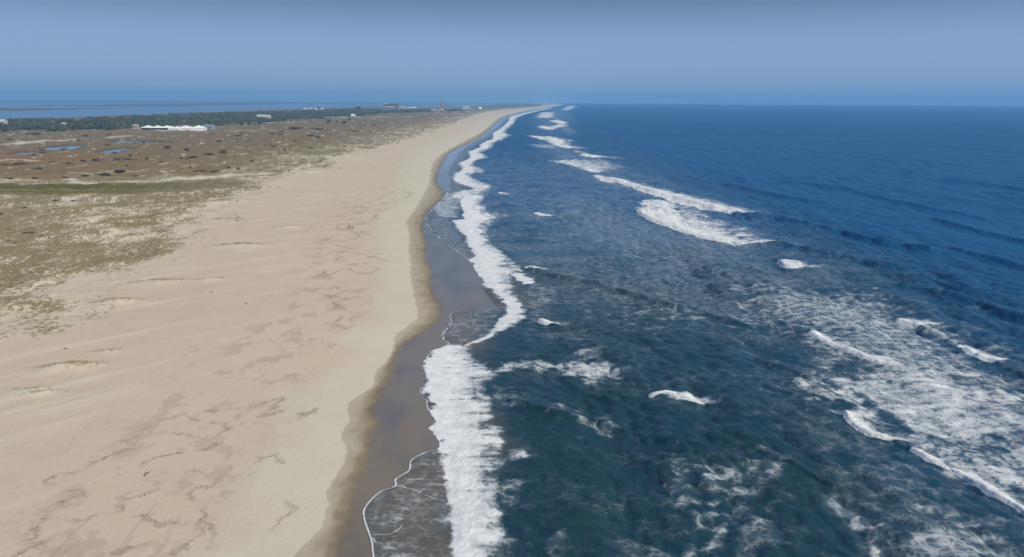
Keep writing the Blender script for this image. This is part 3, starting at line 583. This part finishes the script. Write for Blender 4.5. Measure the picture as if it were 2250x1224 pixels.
def thing(name, loc, rz=0, label=None, cat=None, group=None, s=1.0):
    o = bpy.data.objects.new(name, None); o.location = loc; o.rotation_euler = (0, 0, rz); o.scale = (s, s, s); col.objects.link(o); o.empty_display_size = 1
    return tag(o, label, cat, group)
def copy_tree(o, parent=None):
    c = o.copy(); col.objects.link(c); c.parent = parent
    for ch in list(o.children): copy_tree(ch, c)
    return c
def ground(px, py, dz=0.0, z0=2.0):
    x, y = at(px, py, z0); z = float(zland(np.array([x]), np.array([y]))[0]); x, y = at(px, py, z)
    return (float(x), float(y), float(zland(np.array([x]), np.array([y]))[0])+dz)
def leafy(n, rx, ry, rz, z0, leaf, seed, lumps=7):
    """leaf-size faces through a lumpy crown"""
    g = np.random.default_rng(seed); lc = g.normal(0, .45, (lumps, 3))*[rx, ry, rz]*.9; lc[:, 2] = abs(lc[:, 2])*.8
    k = g.integers(0, lumps, n); d = g.normal(0, 1, (n, 3)); d /= np.linalg.norm(d, axis=1)[:, None]
    c = lc[k]+d*np.array([rx, ry, rz])*(.52*g.uniform(.55, 1.05, n)**.5)[:, None]; c[:, 2] = np.maximum(c[:, 2]+rz*.35, leaf*.2)+z0
    a = g.normal(0, 1, (n, 3)); a /= np.linalg.norm(a, axis=1)[:, None]; b = np.cross(a, d); b /= np.linalg.norm(b, axis=1)[:, None]+1e-6
    l = (leaf*g.uniform(.6, 1.3, n))[:, None]
    V = np.stack([c-a*l, c-b*l*.6, c+a*l, c+b*l*.6], 1).reshape(-1, 3)
    return V, np.arange(n*4).reshape(n, 4)
def foliage_mat(name, c1, c2, scale=.5):
    m, t, b, _ = new_mat(name); g = N(t, 'ShaderNodeNewGeometry'); o = N(t, 'ShaderNodeObjectInfo')
    n = N(t, 'ShaderNodeTexNoise'); n.inputs['Scale'].default_value = scale; n.inputs['Detail'].default_value = 5; L(t, g.outputs['Position'], n.inputs['Vector'])
    r = N(t, 'ShaderNodeMapRange'); r.inputs['From Min'].default_value = .3; r.inputs['From Max'].default_value = .7; L(t, n.outputs[0], r.inputs[0])
    mx = N(t, 'ShaderNodeMix', data_type='RGBA'); L(t, r.outputs[0], mx.inputs[0]); mx.inputs[6].default_value = (*c1, 1); mx.inputs[7].default_value = (*c2, 1)
    L(t, mx.outputs[2], b.inputs['Base Color']); b.inputs['Roughness'].default_value = .85; b.inputs['Specular IOR Level'].default_value = .15
    return m
M_SHRUB = foliage_mat('dark shrub leaves', (.085, .070, .042), (.135, .110, .068)); M_BROWN = foliage_mat('brown shrub leaves', (.11, .075, .048), (.165, .12, .078))
M_WOOD = foliage_mat('woodland leaves', (.050, .068, .034), (.135, .135, .070), .012); M_TREE = foliage_mat('tree leaves', (.028, .045, .026), (.055, .072, .036))
M_BARK = plain('bark', (.12, .09, .065)); M_GRASS = foliage_mat('dune grass blades', (.27, .23, .12), (.38, .33, .19), .2)
M_WRACK = plain('dried seaweed', (.13, .10, .065)); M_DRIFT = plain('driftwood', (.14, .11, .085), scale=6)
M_WHITE = plain('white canvas', (.80, .81, .80), .6, .3, .04, .2); M_WALL = plain('pale render', (.60, .58, .55), .8, .3, .05); M_GREYB = plain('blue grey cladding', (.22, .26, .32), .7)
M_DARK = plain('dark opening', (.035, .038, .042), .5); M_ROOF = plain('dark slate roof', (.06, .08, .10), .7); M_BRICK = plain('brown brick', (.30, .20, .15), .85); M_STONE = plain('light stone', (.48, .45, .40), .8)
M_COPPER = plain('weathered copper', (.16, .22, .20), .6); M_TAN = plain('tan brick', (.42, .34, .27), .85); M_GLASS = plain('window glass', (.05, .07, .09), .1, .8, .02); M_STEEL = plain('painted steel', (.45, .47, .50), .5)

# ------------------------------------------------------------------ shrubs on the heath
SHR = [  # px x, px y of the base, width m, height m, tone
 (25,308,14,3,0),(76,296,26,4,0),(186,300,16,4,0),(172,310,8,3,1),(238,297,16,2.5,1),(237,321,8,3,1),(296,316,8,2.5,1),(316,315,6,2,1),(138,329,14,3,0),(252,337,8,2,0),(370,327,12,4,1),(410,329,12,3.5,1),(286,344,5,3,1),(272,349,4,2.5,0),(282,350,13,1.8,1),(323,349,4,2.6,0),
 (211,354,11,2.4,1),(183,355,9,2,1),(256,351,10,1.8,1),(150,358,7,2,1),(114,359,7,1.5,1),(46,359,16,2,1),(88,372,5,2.6,0),(78,373,10,1.5,1),(26,364,24,2,1),(354,357,7,1.6,1),(418,369,3,2,0),(278,363,5,1.5,1),(264,377,18,2.4,1),(222,385,20,2,0),(188,386,9,1.8,0),(144,393,6,1.5,1),(78,392,7,1.2,1),
 (20,391,8,1.4,0),(297,388,5,1.4,1),(397,348,6,1.6,1),(303,334,4,1.8,1),(96,337,7,1.5,1),(76,342,9,1.5,1),(490,336,9,4,1),(456,340,16,2.6,0),(426,346,13,2,0),(412,350,4,1.8,0),(548,311,12,2.4,0),(481,311,12,2.6,1),(521,309,3,3,1),(622,291,12,4.5,0),(616,296,9,3.5,1),(597,295,15,3,1),(531,294,6,3,0),
 (520,298,20,2.6,1),(648,310,5,2.4,0),(626,330,4.5,3,0),(604,323,7,2.5,0),(726,296,4,3,1),(698,304,12,3.5,1),(682,299,14,2.6,1),(650,284,40,5,0),(700,285,30,5,0),(802,279,8,5,1),(822,276,14,4,1),(682,325,9,2,1),(756,320,4,1.6,1),(554,354,6,1.8,1),(524,371,5,2.2,0),(501,370,5,2,0),(470,379,10,2,1),
 (444,377,11,1.6,1),(418,369,2.5,1.5,1),(431,378,5,1.5,1),(581,318,5,1.6,1),(594,318,5,1.5,1),(780,289,14,3,1),(67,512,3.6,1.0,1),(57,513,3.2,.9,1),(92,520,1.8,.7,0),(108,522,2.0,.7,1),(17,529,3.4,.8,0),(30,535,1.8,.6,1),(19,508,2.0,.7,1),(122,441,3.8,1.0,0),(160,442,3.2,.9,0),(53,457,3,1.0,1),(2,472,3,1.2,0)]
def shrub_mesh(k):
    V, F = leafy(260, 1, .8, .95, 0, .16, 400+k, 6); V[:, 2] *= .62; return mesh_np('shrub', V, F, (M_BROWN if k % 2 else M_SHRUB), smooth=False)
protos = [shrub_mesh(k) for k in range(8)]; used_p = set()
MARKS = [('long narrow pond', 305, 311), ('wide pond', 140, 325), ('smallest pond', 57, 336), ('pointed pond', 258, 330), ('white marquees', 380, 283), ('sandy track by green strip', 240, 403), ('dune grass footpath', 120, 458),
         ('open beach edge', 700, 340), ('white pavilion', 776, 265), ('dark woods cabin', 412, 275)]
cnt = {}; info = []
for q in SHR:
    mk = min(MARKS, key=lambda m: ((q[0]-m[1])/3)**2+(q[1]-m[2])**2); info.append((mk, ((q[0]-mk[1])**2+((q[1]-mk[2])*3)**2)**.5))
ORD = ['nearest', 'second nearest', 'third nearest', 'fourth nearest', 'fifth nearest', 'sixth nearest', 'seventh nearest', 'eighth nearest', 'ninth nearest', 'tenth nearest', 'eleventh nearest', 'twelfth nearest', 'thirteenth nearest', 'fourteenth nearest', 'fifteenth nearest', 'sixteenth nearest', 'seventeenth nearest', 'eighteenth nearest', 'nineteenth nearest', 'twentieth nearest']
for i, q in enumerate(SHR):
    px, py, w, h, tone = q; mk, d = info[i]
    same = sorted(j for j in range(len(SHR)) if info[j][0] is mk); rank = sorted(same, key=lambda j: (info[j][1], j)).index(i)
    side = 'left' if px < mk[1] else 'right'
    k = (i*3+i//4) % 4*2+tone; pr = protos[k]
    if k in used_p: o = pr.copy(); col.objects.link(o)
    else: o = pr; used_p.add(k)
    wide = 'broad' if w > 11 else ('small' if w < 6 else 'low'); tn = 'brown' if tone else 'dark'
    o.location = ground(px, py, -.05); o.scale = (w*.42, w*.36, h*1.15); o.rotation_euler = (0, 0, ((i*37) % 31-15)*.02)
    tag(o, f"{tn} {wide} shrub {side} of the {mk[0]}, {(ORD[rank] if rank < 20 else 'farthest').replace('nearest', 'closest')}", 'shrub', 'shrubs scattered over the heath and dunes')
for k, p in enumerate(protos):
    if k not in used_p: bpy.data.objects.remove(p)

# ------------------------------------------------------------------ trees standing out in front of the woods
TR = [(480,276,9),(490,274,8),(500,273,8),(532,279,10),(548,277,9),(560,276,7),(570,276,9),(640,271,6),(412,268,7),(722,273,11),(756,273,10),(740,271,8),(726,263,8),(768,266,8),(235,262,12),(215,265,10),(232,284,9),(242,285,10),(205,287,8),(150,282,8),(700,242,22),(787,243,26)]
def make_tree(k):
    t = thing('tree', (0, 0, 0)); b = MB().tube((0, 0, -.3), (.1, 0, 3.2), .28, .16)
    for a in range(4): b.tube((.1, 0, 2.4+a*.2), (1.5*math.cos(a*1.7+k), 1.5*math.sin(a*1.7+k), 4.4), .12, .05, 5)
    b.build('trunk', M_BARK, t); V, F = leafy(520, 3.0, 3.0, 3.2, 2.6, .42, 900+k, 9); mesh_np('crown', V, F, M_TREE, smooth=False, parent=t); return t
tp = [make_tree(k) for k in range(3)]
for i, (px, py, h) in enumerate(TR):
    o = tp[i] if i < 3 else copy_tree(tp[i % 3]); g = ground(px, py, 0); s = h/7.6
    o.location = g; o.scale = (s*1.25, s*1.25, s); o.rotation_euler = (0, 0, i*1.3)
    if i in (20, 21): lb = ['tall tree rising above the far woods left of the two-storey grandstand', 'rounded tallest tree rising above the far woods beside the grandstand'][i-20]
    elif i < 7 : lb = f"{['first', 'second', 'third', 'fourth', 'fifth', 'sixth', 'seventh'][i]} dark tree to the right of the white marquees"
    elif px > 700: lb = f"dark tree at the woods edge, {['nearest', 'second nearest', 'third nearest', 'fourth nearest', 'fifth nearest'][sorted([j for j in range(20) if TR[j][0] > 700], key=lambda j: abs(TR[j][0]-776)).index(i)]} to the white pavilion"
    elif px == 640: lb = 'lone small tree between the marquee trees and the white pavilion'
    elif px == 412: lb = 'dark tree beside the dark cabin in the woods'
    else: lb = f"dark tree left of the white marquees, {['nearest', 'second nearest', 'third nearest', 'fourth nearest', 'fifth nearest', 'sixth nearest', 'seventh nearest'][sorted([j for j in range(14, 20)], key=lambda j: abs(TR[j][0]-320)).index(i)]} to them"
    tag(o, lb, 'tree', 'trees at the edge of the far woods')

# the far woods: one mass
g = np.random.default_rng(11); T = [leafy(34, 1, 1, 1.0, 0, .34, 50+k, 4) for k in range(10)]
xs, ys = g.uniform(-5200, 300, 420000), g.uniform(1250, 6500, 420000); dd, ii = seg_dist(xs+fbm(xs/90, ys/90, 71, 3)*60, ys+fbm(xs/90, ys/90, 72, 3)*90, WOOD, True)
ok = (ii | (dd < 25)) & (fbm(xs/110, ys/260, 78, 3) < .10) & (fbm(xs/60, ys/90, 77, 3) > -.40+.35*(dd < 70)) & (np.abs(xs) < ys*.80)
xs, ys = xs[ok][:17000], ys[ok][:17000]; zs = zland(xs, ys); VV = []; nv = 0; FF = []
for x_, y_, z_ in zip(xs, ys, zs):
    V, F = T[g.integers(10)]; s = g.uniform(3, 6.8)*(1+max(0, y_-2500)/5000); hh = g.uniform(2.2, 6.2)*(1+.2*(y_ > 3500)); VV.append(V*np.array([s, s, hh])+np.array([x_, y_, z_])); FF.append(F+nv); nv += len(V)
tag(mesh_np('far_woods', np.concatenate(VV), np.concatenate(FF), M_WOOD, smooth=False), kind='stuff')

# dune grass: countless tufts
g = np.random.default_rng(12)
def sample_field(field, n, ymax, k):
    xs = g.uniform(-330, 60, n); ys = g.uniform(105, ymax, n); r = np.clip(np.searchsorted(Yr, ys), 0, nr-1); c = ((xs/(ys+30)-u[0])/(u[1]-u[0])).astype(int)
    ok = (c >= 0) & (c < len(u)); r, c, xs, ys = r[ok], c[ok], xs[ok], ys[ok]; p = field[r, c]*k; m = g.random(len(p)) < p; return xs[m], ys[m]
x1, y1 = sample_field(VEGD, 260000, 470, 1.0); x2, y2 = sample_field(HUMD, 400000, 420, .9)
xs, ys = np.concatenate([x1[:60000], x2[:6000]]), np.concatenate([y1[:60000], y2[:6000]]); zs = zland(xs, ys)
nb = 5; n = len(xs); th = g.uniform(0, 6.28, (n, nb)); hgt = g.uniform(.25, .6, (n, nb)); sp_ = g.uniform(.08, .42, (n, nb)); w_ = .05
bx, by = xs[:, None]+np.cos(th)*sp_*.5, ys[:, None]+np.sin(th)*sp_*.5; px_, py_ = -np.sin(th)*w_, np.cos(th)*w_
V = np.stack([np.stack([bx-px_, by-py_, zs[:, None]-.03+0*bx], -1), np.stack([bx+px_, by+py_, zs[:, None]-.03+0*bx], -1), np.stack([bx+np.cos(th)*sp_*.7, by+np.sin(th)*sp_*.7, zs[:, None]+hgt], -1)], 2).reshape(-1, 3)
tag(mesh_np('dune_grass', V, np.arange(len(V)).reshape(-1, 3), M_GRASS, smooth=False), kind='stuff')

# seaweed strewn along the wrack lines
VV = []
for P in WRP:
    for a, b in zip(P[:-1], P[1:]):
        ln = np.hypot(*(b-a)); k = int(ln*(1.3 if a[1] < 200 else .6)*.55)+1; t = g.random(k)[:, None]; c = a+(b-a)*t+g.normal(0, .15, (k, 2)); c = c-np.stack([fbm(c[:, 0]/3.5, c[:, 1]/3.5, 81, 4, .65)*2.0, fbm(c[:, 0]/3.5, c[:, 1]/3.5, 82, 4, .65)*2.0], 1)
        m = fbm(c[:, 0]/6, c[:, 1]/6, 83, 3) > -.1; c = c[m]
        for x_, y_ in c:
            th = g.uniform(0, 6.28); l, w = g.uniform(.06, .28), g.uniform(.03, .09); dx, dy = math.cos(th)*l, math.sin(th)*l; ex, ey = -math.sin(th)*w, math.cos(th)*w
            VV.append(((x_-dx, y_-dy, .02), (x_+ex, y_+ey, .03), (x_+dx, y_+dy, .05), (x_-ex, y_-ey, .02)))
V = np.array(VV).reshape(-1, 3); V[:, 2] += zland(V[:, 0], V[:, 1])
tag(mesh_np('wrack_debris', V, np.arange(len(V)).reshape(-1, 4), M_WRACK, smooth=False), kind='stuff')

# ------------------------------------------------------------------ driftwood
def driftwood(px, py, l, lb):
    x, y, z = ground(px, py, .05); rr = np.random.default_rng(int(px)); m = MB(); p = Vector((-l/2, 0, .08))
    for k in range(5):
        q = p+Vector((l/5, rr.normal(0, .07), rr.normal(0, .03))); m.tube(p, q, .13-.015*k, .115-.015*k); p = q
    m.tube((0, 0, .1), (.25*l, .3*l, .28), .06, .02, 5)
    o = m.build('driftwood', M_DRIFT, smooth=True); o.location = (x, y, z); o.rotation_euler = (0, 0, px); tag(o, lb, 'driftwood')
driftwood(465, 643, .9, 'dark driftwood piece alone on open sand right of the grassy hummocks')
driftwood(145, 766, .8, 'small driftwood piece on the sand above the lowest grassy hummock')
driftwood(322, 1042, 1.3, 'dark driftwood lying where the wrack lines meet')
driftwood(541, 667, .5, 'tiny dark driftwood speck in the middle of the bare beach')

# ------------------------------------------------------------------ people
def skin_mesh(name, J, E, mat, parent=None, sub=1):
    me = bpy.data.meshes.new(name); me.from_pydata([j[:3] for j in J], E, []); me.materials.append(mat)
    o = bpy.data.objects.new(name, me); col.objects.link(o); o.modifiers.new('skin', 'SKIN'); me.skin_vertices.new() if not me.skin_vertices else None
    for i, j in enumerate(J): me.skin_vertices[0].data[i].radius = (j[3], j[4] if len(j) > 4 else j[3])
    me.skin_vertices[0].data[0].use_root = True
    s = o.modifiers.new('smooth', 'SUBSURF'); s.levels = sub; s.render_levels = sub; o.modifiers['skin'].use_smooth_shade = True
    if parent: o.parent = parent
    return o
M_SKIN = plain('skin', (.42, .27, .20), .6); M_HAIR = plain('hair', (.04, .03, .025)); M_SHOE = plain('shoe', (.05, .045, .04))
def person(px, py, ph, coat, trousers, rz, h, lb):
    t = thing('person', ground(px, py), rz, lb, 'person', 'three people walking on the beach', h/1.78); s = math.sin(ph)*.26
    def arm(k, sw, r=0):
        e = (k*.25, -sw*.55, 1.14); w = (k*.24, sw*.1+abs(sw)*.4+.06, .92); return e, w
    J = [(0,0,.96,.135,.10),(0,0,1.12,.12,.09),(0,.01,1.30,.15,.10),(0,.01,1.42,.13,.085),(0,0,1.50,.052),(0,.01,1.60,.075,.085),(0,.015,1.70,.075,.09),(0,.10,1.635,.014)]
    E = [(0,1),(1,2),(2,3),(3,4),(4,5),(5,6),(5,7)]
    coatJ = [(0,0,.90,.155,.125),(0,0,1.12,.145,.115),(0,.01,1.30,.17,.12),(0,.01,1.42,.145,.10),(0,0,1.49,.065)]; coatE = [(0,1),(1,2),(2,3),(3,4)]
    trJ = [(0,0,.97,.145,.115)]; trE = []
    for k, sg in ((-1, 1), (1, -1)):
        sw = sg*s; e, w = arm(k, -sw); b = len(J)
        J += [(k*.18,0,1.42,.06),(*e,.043),(*w,.027),(w[0],w[1]+.02,w[2]-.07,.030,.018)]; E += [(3,b),(b,b+1),(b+1,b+2),(b+2,b+3)]
        for f, (dx, ln) in enumerate(((-.03,.07),(-.01,.085),(.01,.08),(.03,.06))):
            c = len(J); J += [(w[0]+dx*.5,w[1]+.03+dx,w[2]-.11,.009),(w[0]+dx*.5-k*.01,w[1]+.04+dx,w[2]-.11-ln*.6,.008),(w[0]+dx*.5-k*.02,w[1]+.035+dx,w[2]-.11-ln,.007)]; E += [(b+3,c),(c,c+1),(c+1,c+2)]
        c = len(J); J += [(w[0]-k*.01,w[1]+.06,w[2]-.06,.010),(w[0]-k*.015,w[1]+.085,w[2]-.10,.008)]; E += [(b+3,c),(c,c+1)]
        b = len(J); kn = (k*.10,sw*.5+.05,.52); an = (k*.10,sw,.09+max(0,-sw)*.25)
        J += [(k*.09,0,.90,.085),(*kn,.06),(*an,.04),(k*.11,sw+.14,.045+max(0,-sw)*.05,.035,.028)]; E += [(0,b),(b,b+1),(b+1,b+2),(b+2,b+3)]
        b = len(coatJ); coatJ += [(k*.18,0,1.41,.075),(*e,.06),(w[0],w[1],w[2]+.04,.045)]; coatE += [(3,b),(b,b+1),(b+1,b+2)]
        b = len(trJ); trJ += [(k*.09,0,.90,.10),(*kn,.078),(an[0],an[1],an[2]+.05,.062)]; trE += [(0,b),(b,b+1),(b+1,b+2)]
        skin_mesh('shoe', [(an[0],sw-.03,an[2]-.02,.05,.045),(k*.105,sw+.07,an[2]-.045,.048,.035),(k*.11,sw+.17,an[2]-.05,.04,.028)], [(0,1),(1,2)], M_SHOE, t)
    skin_mesh('body', J, E, M_SKIN, t); skin_mesh('coat', coatJ, coatE, coat, t); skin_mesh('trousers', trJ, trE, trousers, t)
    skin_mesh('hair', [(0,-.03,1.66,.085),(0,-.005,1.75,.085,.095)], [(0,1)], M_HAIR, t)
    for k in (-1, 1): MB().tube((k*.032,.085,1.665), (k*.032,.105,1.665), .012, .010, 6).build('eye', M_HAIR, t)
    MB().tube((-.025,.092,1.59), (.025,.092,1.59), .008, .008, 5).build('mouth', M_HAIR, t)
    return t
C1, C2, C3, C4 = plain('black coat', (.035,.032,.03)), plain('dark brown coat', (.06,.045,.035)), plain('dark olive coat', (.055,.055,.035)), plain('dark trousers', (.04,.042,.05)); C5 = plain('tan trousers', (.20,.16,.12))
person(766, 502.5, .9, C1, C4, R(12), 1.78, 'person in black coat and dark trousers walking, leftmost of the three on the beach')
person(770.2, 502.5, 2.2, C2, C4, R(5), 1.70, 'person in dark brown coat walking in the middle of the three on the beach')
person(775, 503.8, -1.0, C3, C5, R(-8), 1.82, 'person in dark olive coat and tan trousers, rightmost of the three, walking apart')

# ------------------------------------------------------------------ white marquees
def marquee(px, py, wid, dep, hgt, peaks, lb, walls=True, rz=0, open_bays=0):
    t = thing('marquee', ground(px, py), rz, lb, 'marquee', 'white marquees in front of the woods'); w = wid/peaks; eave = hgt*.48
    for i in range(peaks):
        x0 = -wid/2+i*w; rings = []
        for k in range(9):                       # swept canvas peak
            q = k/8; s = (1-q)**1.15; zz = eave+(hgt-eave)*(q**.85)
            rings.append([(x0+w/2+w/2*s*1.02*cx, dep/2*s*1.02*cy, zz) for cx, cy in ((-1,-1),(0,-1),(1,-1),(1,0),(1,1),(0,1),(-1,1),(-1,0))])
        MB().loft(rings[:-1]+[[(x0+w/2, 0, hgt+.01)]*8], cap=False).build('canvas_roof', M_WHITE, t)
        if walls and i >= open_bays: MB().box(x0+.1, x0+w-.1, -dep/2+.2, dep/2-.2, -.2, eave).build('canvas_wall', M_WHITE, t)
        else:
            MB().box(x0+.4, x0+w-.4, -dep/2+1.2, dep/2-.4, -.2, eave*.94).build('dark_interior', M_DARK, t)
    for i in range(peaks+1):
        for sy in (-1, 1): MB().tube((-wid/2+i*w, sy*dep/2, -.3), (-wid/2+i*w, sy*dep/2, eave), .18, .18, 6).build('pole', M_STEEL, t)
    return t
marquee(347, 285.5, 52, 22, 8.5, 3, 'longest white marquee with three peaks and dark open sides, leftmost in the row', True, R(3), 3)
marquee(371, 286, 12, 12, 6.5, 1, 'small white marquee joined to the right end of the three peaked one')
marquee(385, 286.5, 20, 14, 7.5, 2, 'low white marquee with two peaks beside the single tall tent', True, R(-4))
marquee(410, 286, 26, 18, 9, 1, 'single tall white tent with a steep peak and dark doorway', True, 0)
marquee(437, 286, 24, 18, 9.5, 1, 'white tent farthest right in the row, touching the grey shed', True, R(8))
def shed(name, px, py, w, d, h, wall, roof, lb, cat, rz=0, pitch=.35, win=3, group=None):
    t = thing(name, ground(px, py), rz, lb, cat, group); MB().box(-w/2, w/2, -d/2, d/2, -.3, h).build('wall', wall, t)
    o = d/2*1.12; MB().add([(-w/2*1.05,-o,h-.05),(w/2*1.05,-o,h-.05),(w/2*1.05,o,h-.05),(-w/2*1.05,o,h-.05),(-w/2*1.05,0,h+d*pitch),(w/2*1.05,0,h+d*pitch)], [(0,1,5,4),(2,3,4,5),(1,2,5),(3,0,4),(3,2,1,0)]).build('roof', roof, t)
    for i in range(win):
        x = -w/2+(i+.5)*w/win; f = MB().box(x-w*.12, x+w*.12, -d/2-.08, -d/2+.1, h*.3, h*.8).build('window', M_STONE, t)
        MB().box(x-w*.10, x+w*.10, -d/2-.12, -d/2-.05, h*.34, h*.76).build('pane', M_GLASS, f)
    return t
shed('shed', 459, 285, 17, 16, 6, M_GREYB, M_GREYB, 'blue grey shed standing at the right end of the white marquees', 'shed', R(-6), .2)
shed('cabin', 412, 263.5, 22, 16, 8, M_DARK, M_ROOF, 'dark cabin with pale surroundings deep in the woods above the tents', 'cabin')
shed('cottage', 574, 262.5, 20, 14, 8, M_WALL, M_STONE, 'pale cottage at the front of the woods, left one of the pair', 'house', group='pair of pale cottages in the woods')
shed('cottage', 588, 262, 16, 14, 8, M_WALL, M_STONE, 'smaller pale cottage, right one of the pair in the woods', 'house', group='pair of pale cottages in the woods')
shed('pavilion', 776, 257, 12, 12, 5, M_WHITE, M_WHITE, 'white pavilion with a peaked white roof on pale sand before the woods', 'pavilion')
shed('cottage', 142, 279.5, 8, 8, 5, M_WALL, M_STONE, 'tiny pale cottage among the trees on the left', 'house')
shed('cottage', 299, 281, 9, 7, 3.5, M_TAN, M_TAN, 'tiny tan cottage just left of the longest marquee', 'house')
shed('beach_pavilion', 2, 276, 22, 14, 8, M_STONE, M_STONE, 'pale sandy coloured building at the left edge of the woods', 'building', win=4)

# ------------------------------------------------------------------ far buildings and the water tower
x, y, z = ground(861, 244.2)
t = thing('grandstand', (x, y, z), 0, 'grandstand with dark flat roof and pale band, biggest building above the woods', 'stadium'); k = y/1600
W, D, HH = 31*k, 60, 15.5*k
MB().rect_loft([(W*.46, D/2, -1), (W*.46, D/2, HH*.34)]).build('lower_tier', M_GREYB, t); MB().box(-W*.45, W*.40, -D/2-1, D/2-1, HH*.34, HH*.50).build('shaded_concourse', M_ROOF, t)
MB().box(-W*.42, W*.36, -D/2-3, D/2-2, HH*.50, HH*.72).build('pale_seating_band', M_STONE, t); rf = MB().rect_loft([(W*.44, D/2, HH*.72+.1), (W*.47, D/2+3, HH*.86), (W*.45, D/2, HH*.93)]).build('roof', M_ROOF, t)
MB().box(-W*.54, -W*.44, -D/2-5, D/2, -1, HH*.97).build('stair_tower', M_GREYB, t); MB().box(-W*.52, -W*.40, -D/2, D/2-6, HH*.97+.1, HH*1.1).build('light_rack', M_STEEL, t); MB().box(W*.44, W*.53, -D/2-4, D/2, -1, HH*.84).build('stair_tower', M_GREYB, t)
for i in range(6): MB().box(-W*.36+i*W*.14, -W*.33+i*W*.14, -D/2-4, -D/2-1.2, 0, HH*.5).build('column', M_STONE, t)
shed('clubhouse', 876, 243.6, 22, 20, 20, M_WALL, M_STONE, 'pale block just right of the grandstand', 'building', pitch=.15)
shed('clubhouse', 885, 243.2, 20, 20, 19, M_WALL, M_STONE, 'pale block second to the right of the grandstand', 'building', pitch=.15)
shed('clubhouse', 889.5, 242.6, 20, 20, 9, M_WALL, M_STONE, 'low pale block between two taller ones right of the grandstand', 'building', pitch=.15)
shed('clubhouse', 900, 241.6, 24, 20, 12, M_WHITE, M_WHITE, 'bright white low building, left one of the two right of the grandstand', 'building', pitch=.15)
shed('clubhouse', 909.5, 241.4, 25, 20, 14, M_WHITE, M_WHITE, 'bright white low building, right one of the two right of the grandstand', 'building', pitch=.15)
shed('bathhouse', 952, 248.5, 22, 26, 14, M_TAN, M_TAN, 'tan bathhouse left of the brick water tower', 'building', pitch=.1)
shed('bathhouse', 959.5, 248.2, 24, 26, 10, M_TAN, M_STONE, 'lower tan bathhouse wing left of the brick water tower', 'building', pitch=.1)
shed('bathhouse', 1031, 246.2, 34, 26, 13, M_TAN, M_TAN, 'tan bathhouse on the sand right of the brick water tower', 'building', pitch=.1)
shed('clubhouse', 1024, 239.2, 40, 26, 14, M_WHITE, M_WHITE, 'bright small building by the bay right of the water tower', 'building', pitch=.1)
x, y, z = ground(1054.5, 243); t = thing('domed_pavilion', (x, y, z), 0, 'white domed pavilion on a brown base where the beach meets the horizon', 'pavilion'); MB().box(-16, 16, -12, 12, -1, 8).build('wall', M_BRICK, t)
MB().loft([[(9*math.cos(a)*12/9*math.cos(e), 12*math.sin(a)*math.cos(e), 8.1+11*math.sin(e)) for a in [i*math.pi/6 for i in range(12)]] for e in [0, .4, .8, 1.2, 1.5]]).build('dome', M_WHITE, t, True)
for q, w in ((672, 14), (683, 12), (697, 18), (708, 12)):
    shed('boathouse', q, 240.9, w*1.3, 12, 5, M_WALL, M_WALL, f"white boathouse on the bay shore, {['first', 'second', 'third', 'fourth'][(672,683,697,708).index(q)]} of four from the left", 'boathouse', win=2, group='white boathouses on the bay shore')
x, y, z = ground(970.5, 243.5); t = thing('water_tower', (x, y, z), 0, 'tall brick water tower with pointed roof rising above the horizon', 'water tower'); k = y/1600; TH = 22.5*k; w = 2.6*k
MB().rect_loft([(w*1.35, w*1.35, -1), (w*1.35, w*1.35, TH*.16), (w*1.12, w*1.12, TH*.18)]).build('base', M_STONE, t)
MB().rect_loft([(w, w, TH*.18), (w*.94, w*.94, TH*.70), (w*.84, w*.84, TH*.72), (w*.82, w*.82, TH*.80)]).build('shaft', M_BRICK, t)
for i in (-1, 0, 1):
    for fy in (-1, 1): MB().box(i*w*.5-w*.09, i*w*.5+w*.09, fy*w*.98-.5, fy*w*.98+.5, TH*.2, TH*.68).build('pier', M_TAN, t)
    MB().box(i*w*.5+w*.18, i*w*.5+w*.30, -w*1.0, -w*.96+.4, TH*.25, TH*.62).build('window', M_GLASS, t)
rf = MB().rect_loft([(w*.86, w*.86, TH*.80), (w*.5, w*.5, TH*.88), (w*.06, w*.06, TH*.98)]).build('roof', M_COPPER, t); MB().tube((0, 0, TH*.975), (0, 0, TH*1.02), .5, .15).build('finial', M_COPPER, rf)

# ------------------------------------------------------------------ the air
hz = MB().box(-17500, 13000, -400, 14300, -8, 160).build('haze', MSEA); hz.data.materials.clear()
m = bpy.data.materials.new('air'); m.use_nodes = True; t = m.node_tree; t.nodes.clear(); o = N(t, 'ShaderNodeOutputMaterial'); v = N(t, 'ShaderNodeVolumePrincipled')
v.inputs['Color'].default_value = (.26, .57, .93, 1); v.inputs['Density'].default_value = 1.15e-4; v.inputs['Anisotropy'].default_value = 0
L(t, v.outputs[0], o.inputs['Volume']); hz.data.materials.append(m); tag(hz, kind='stuff')
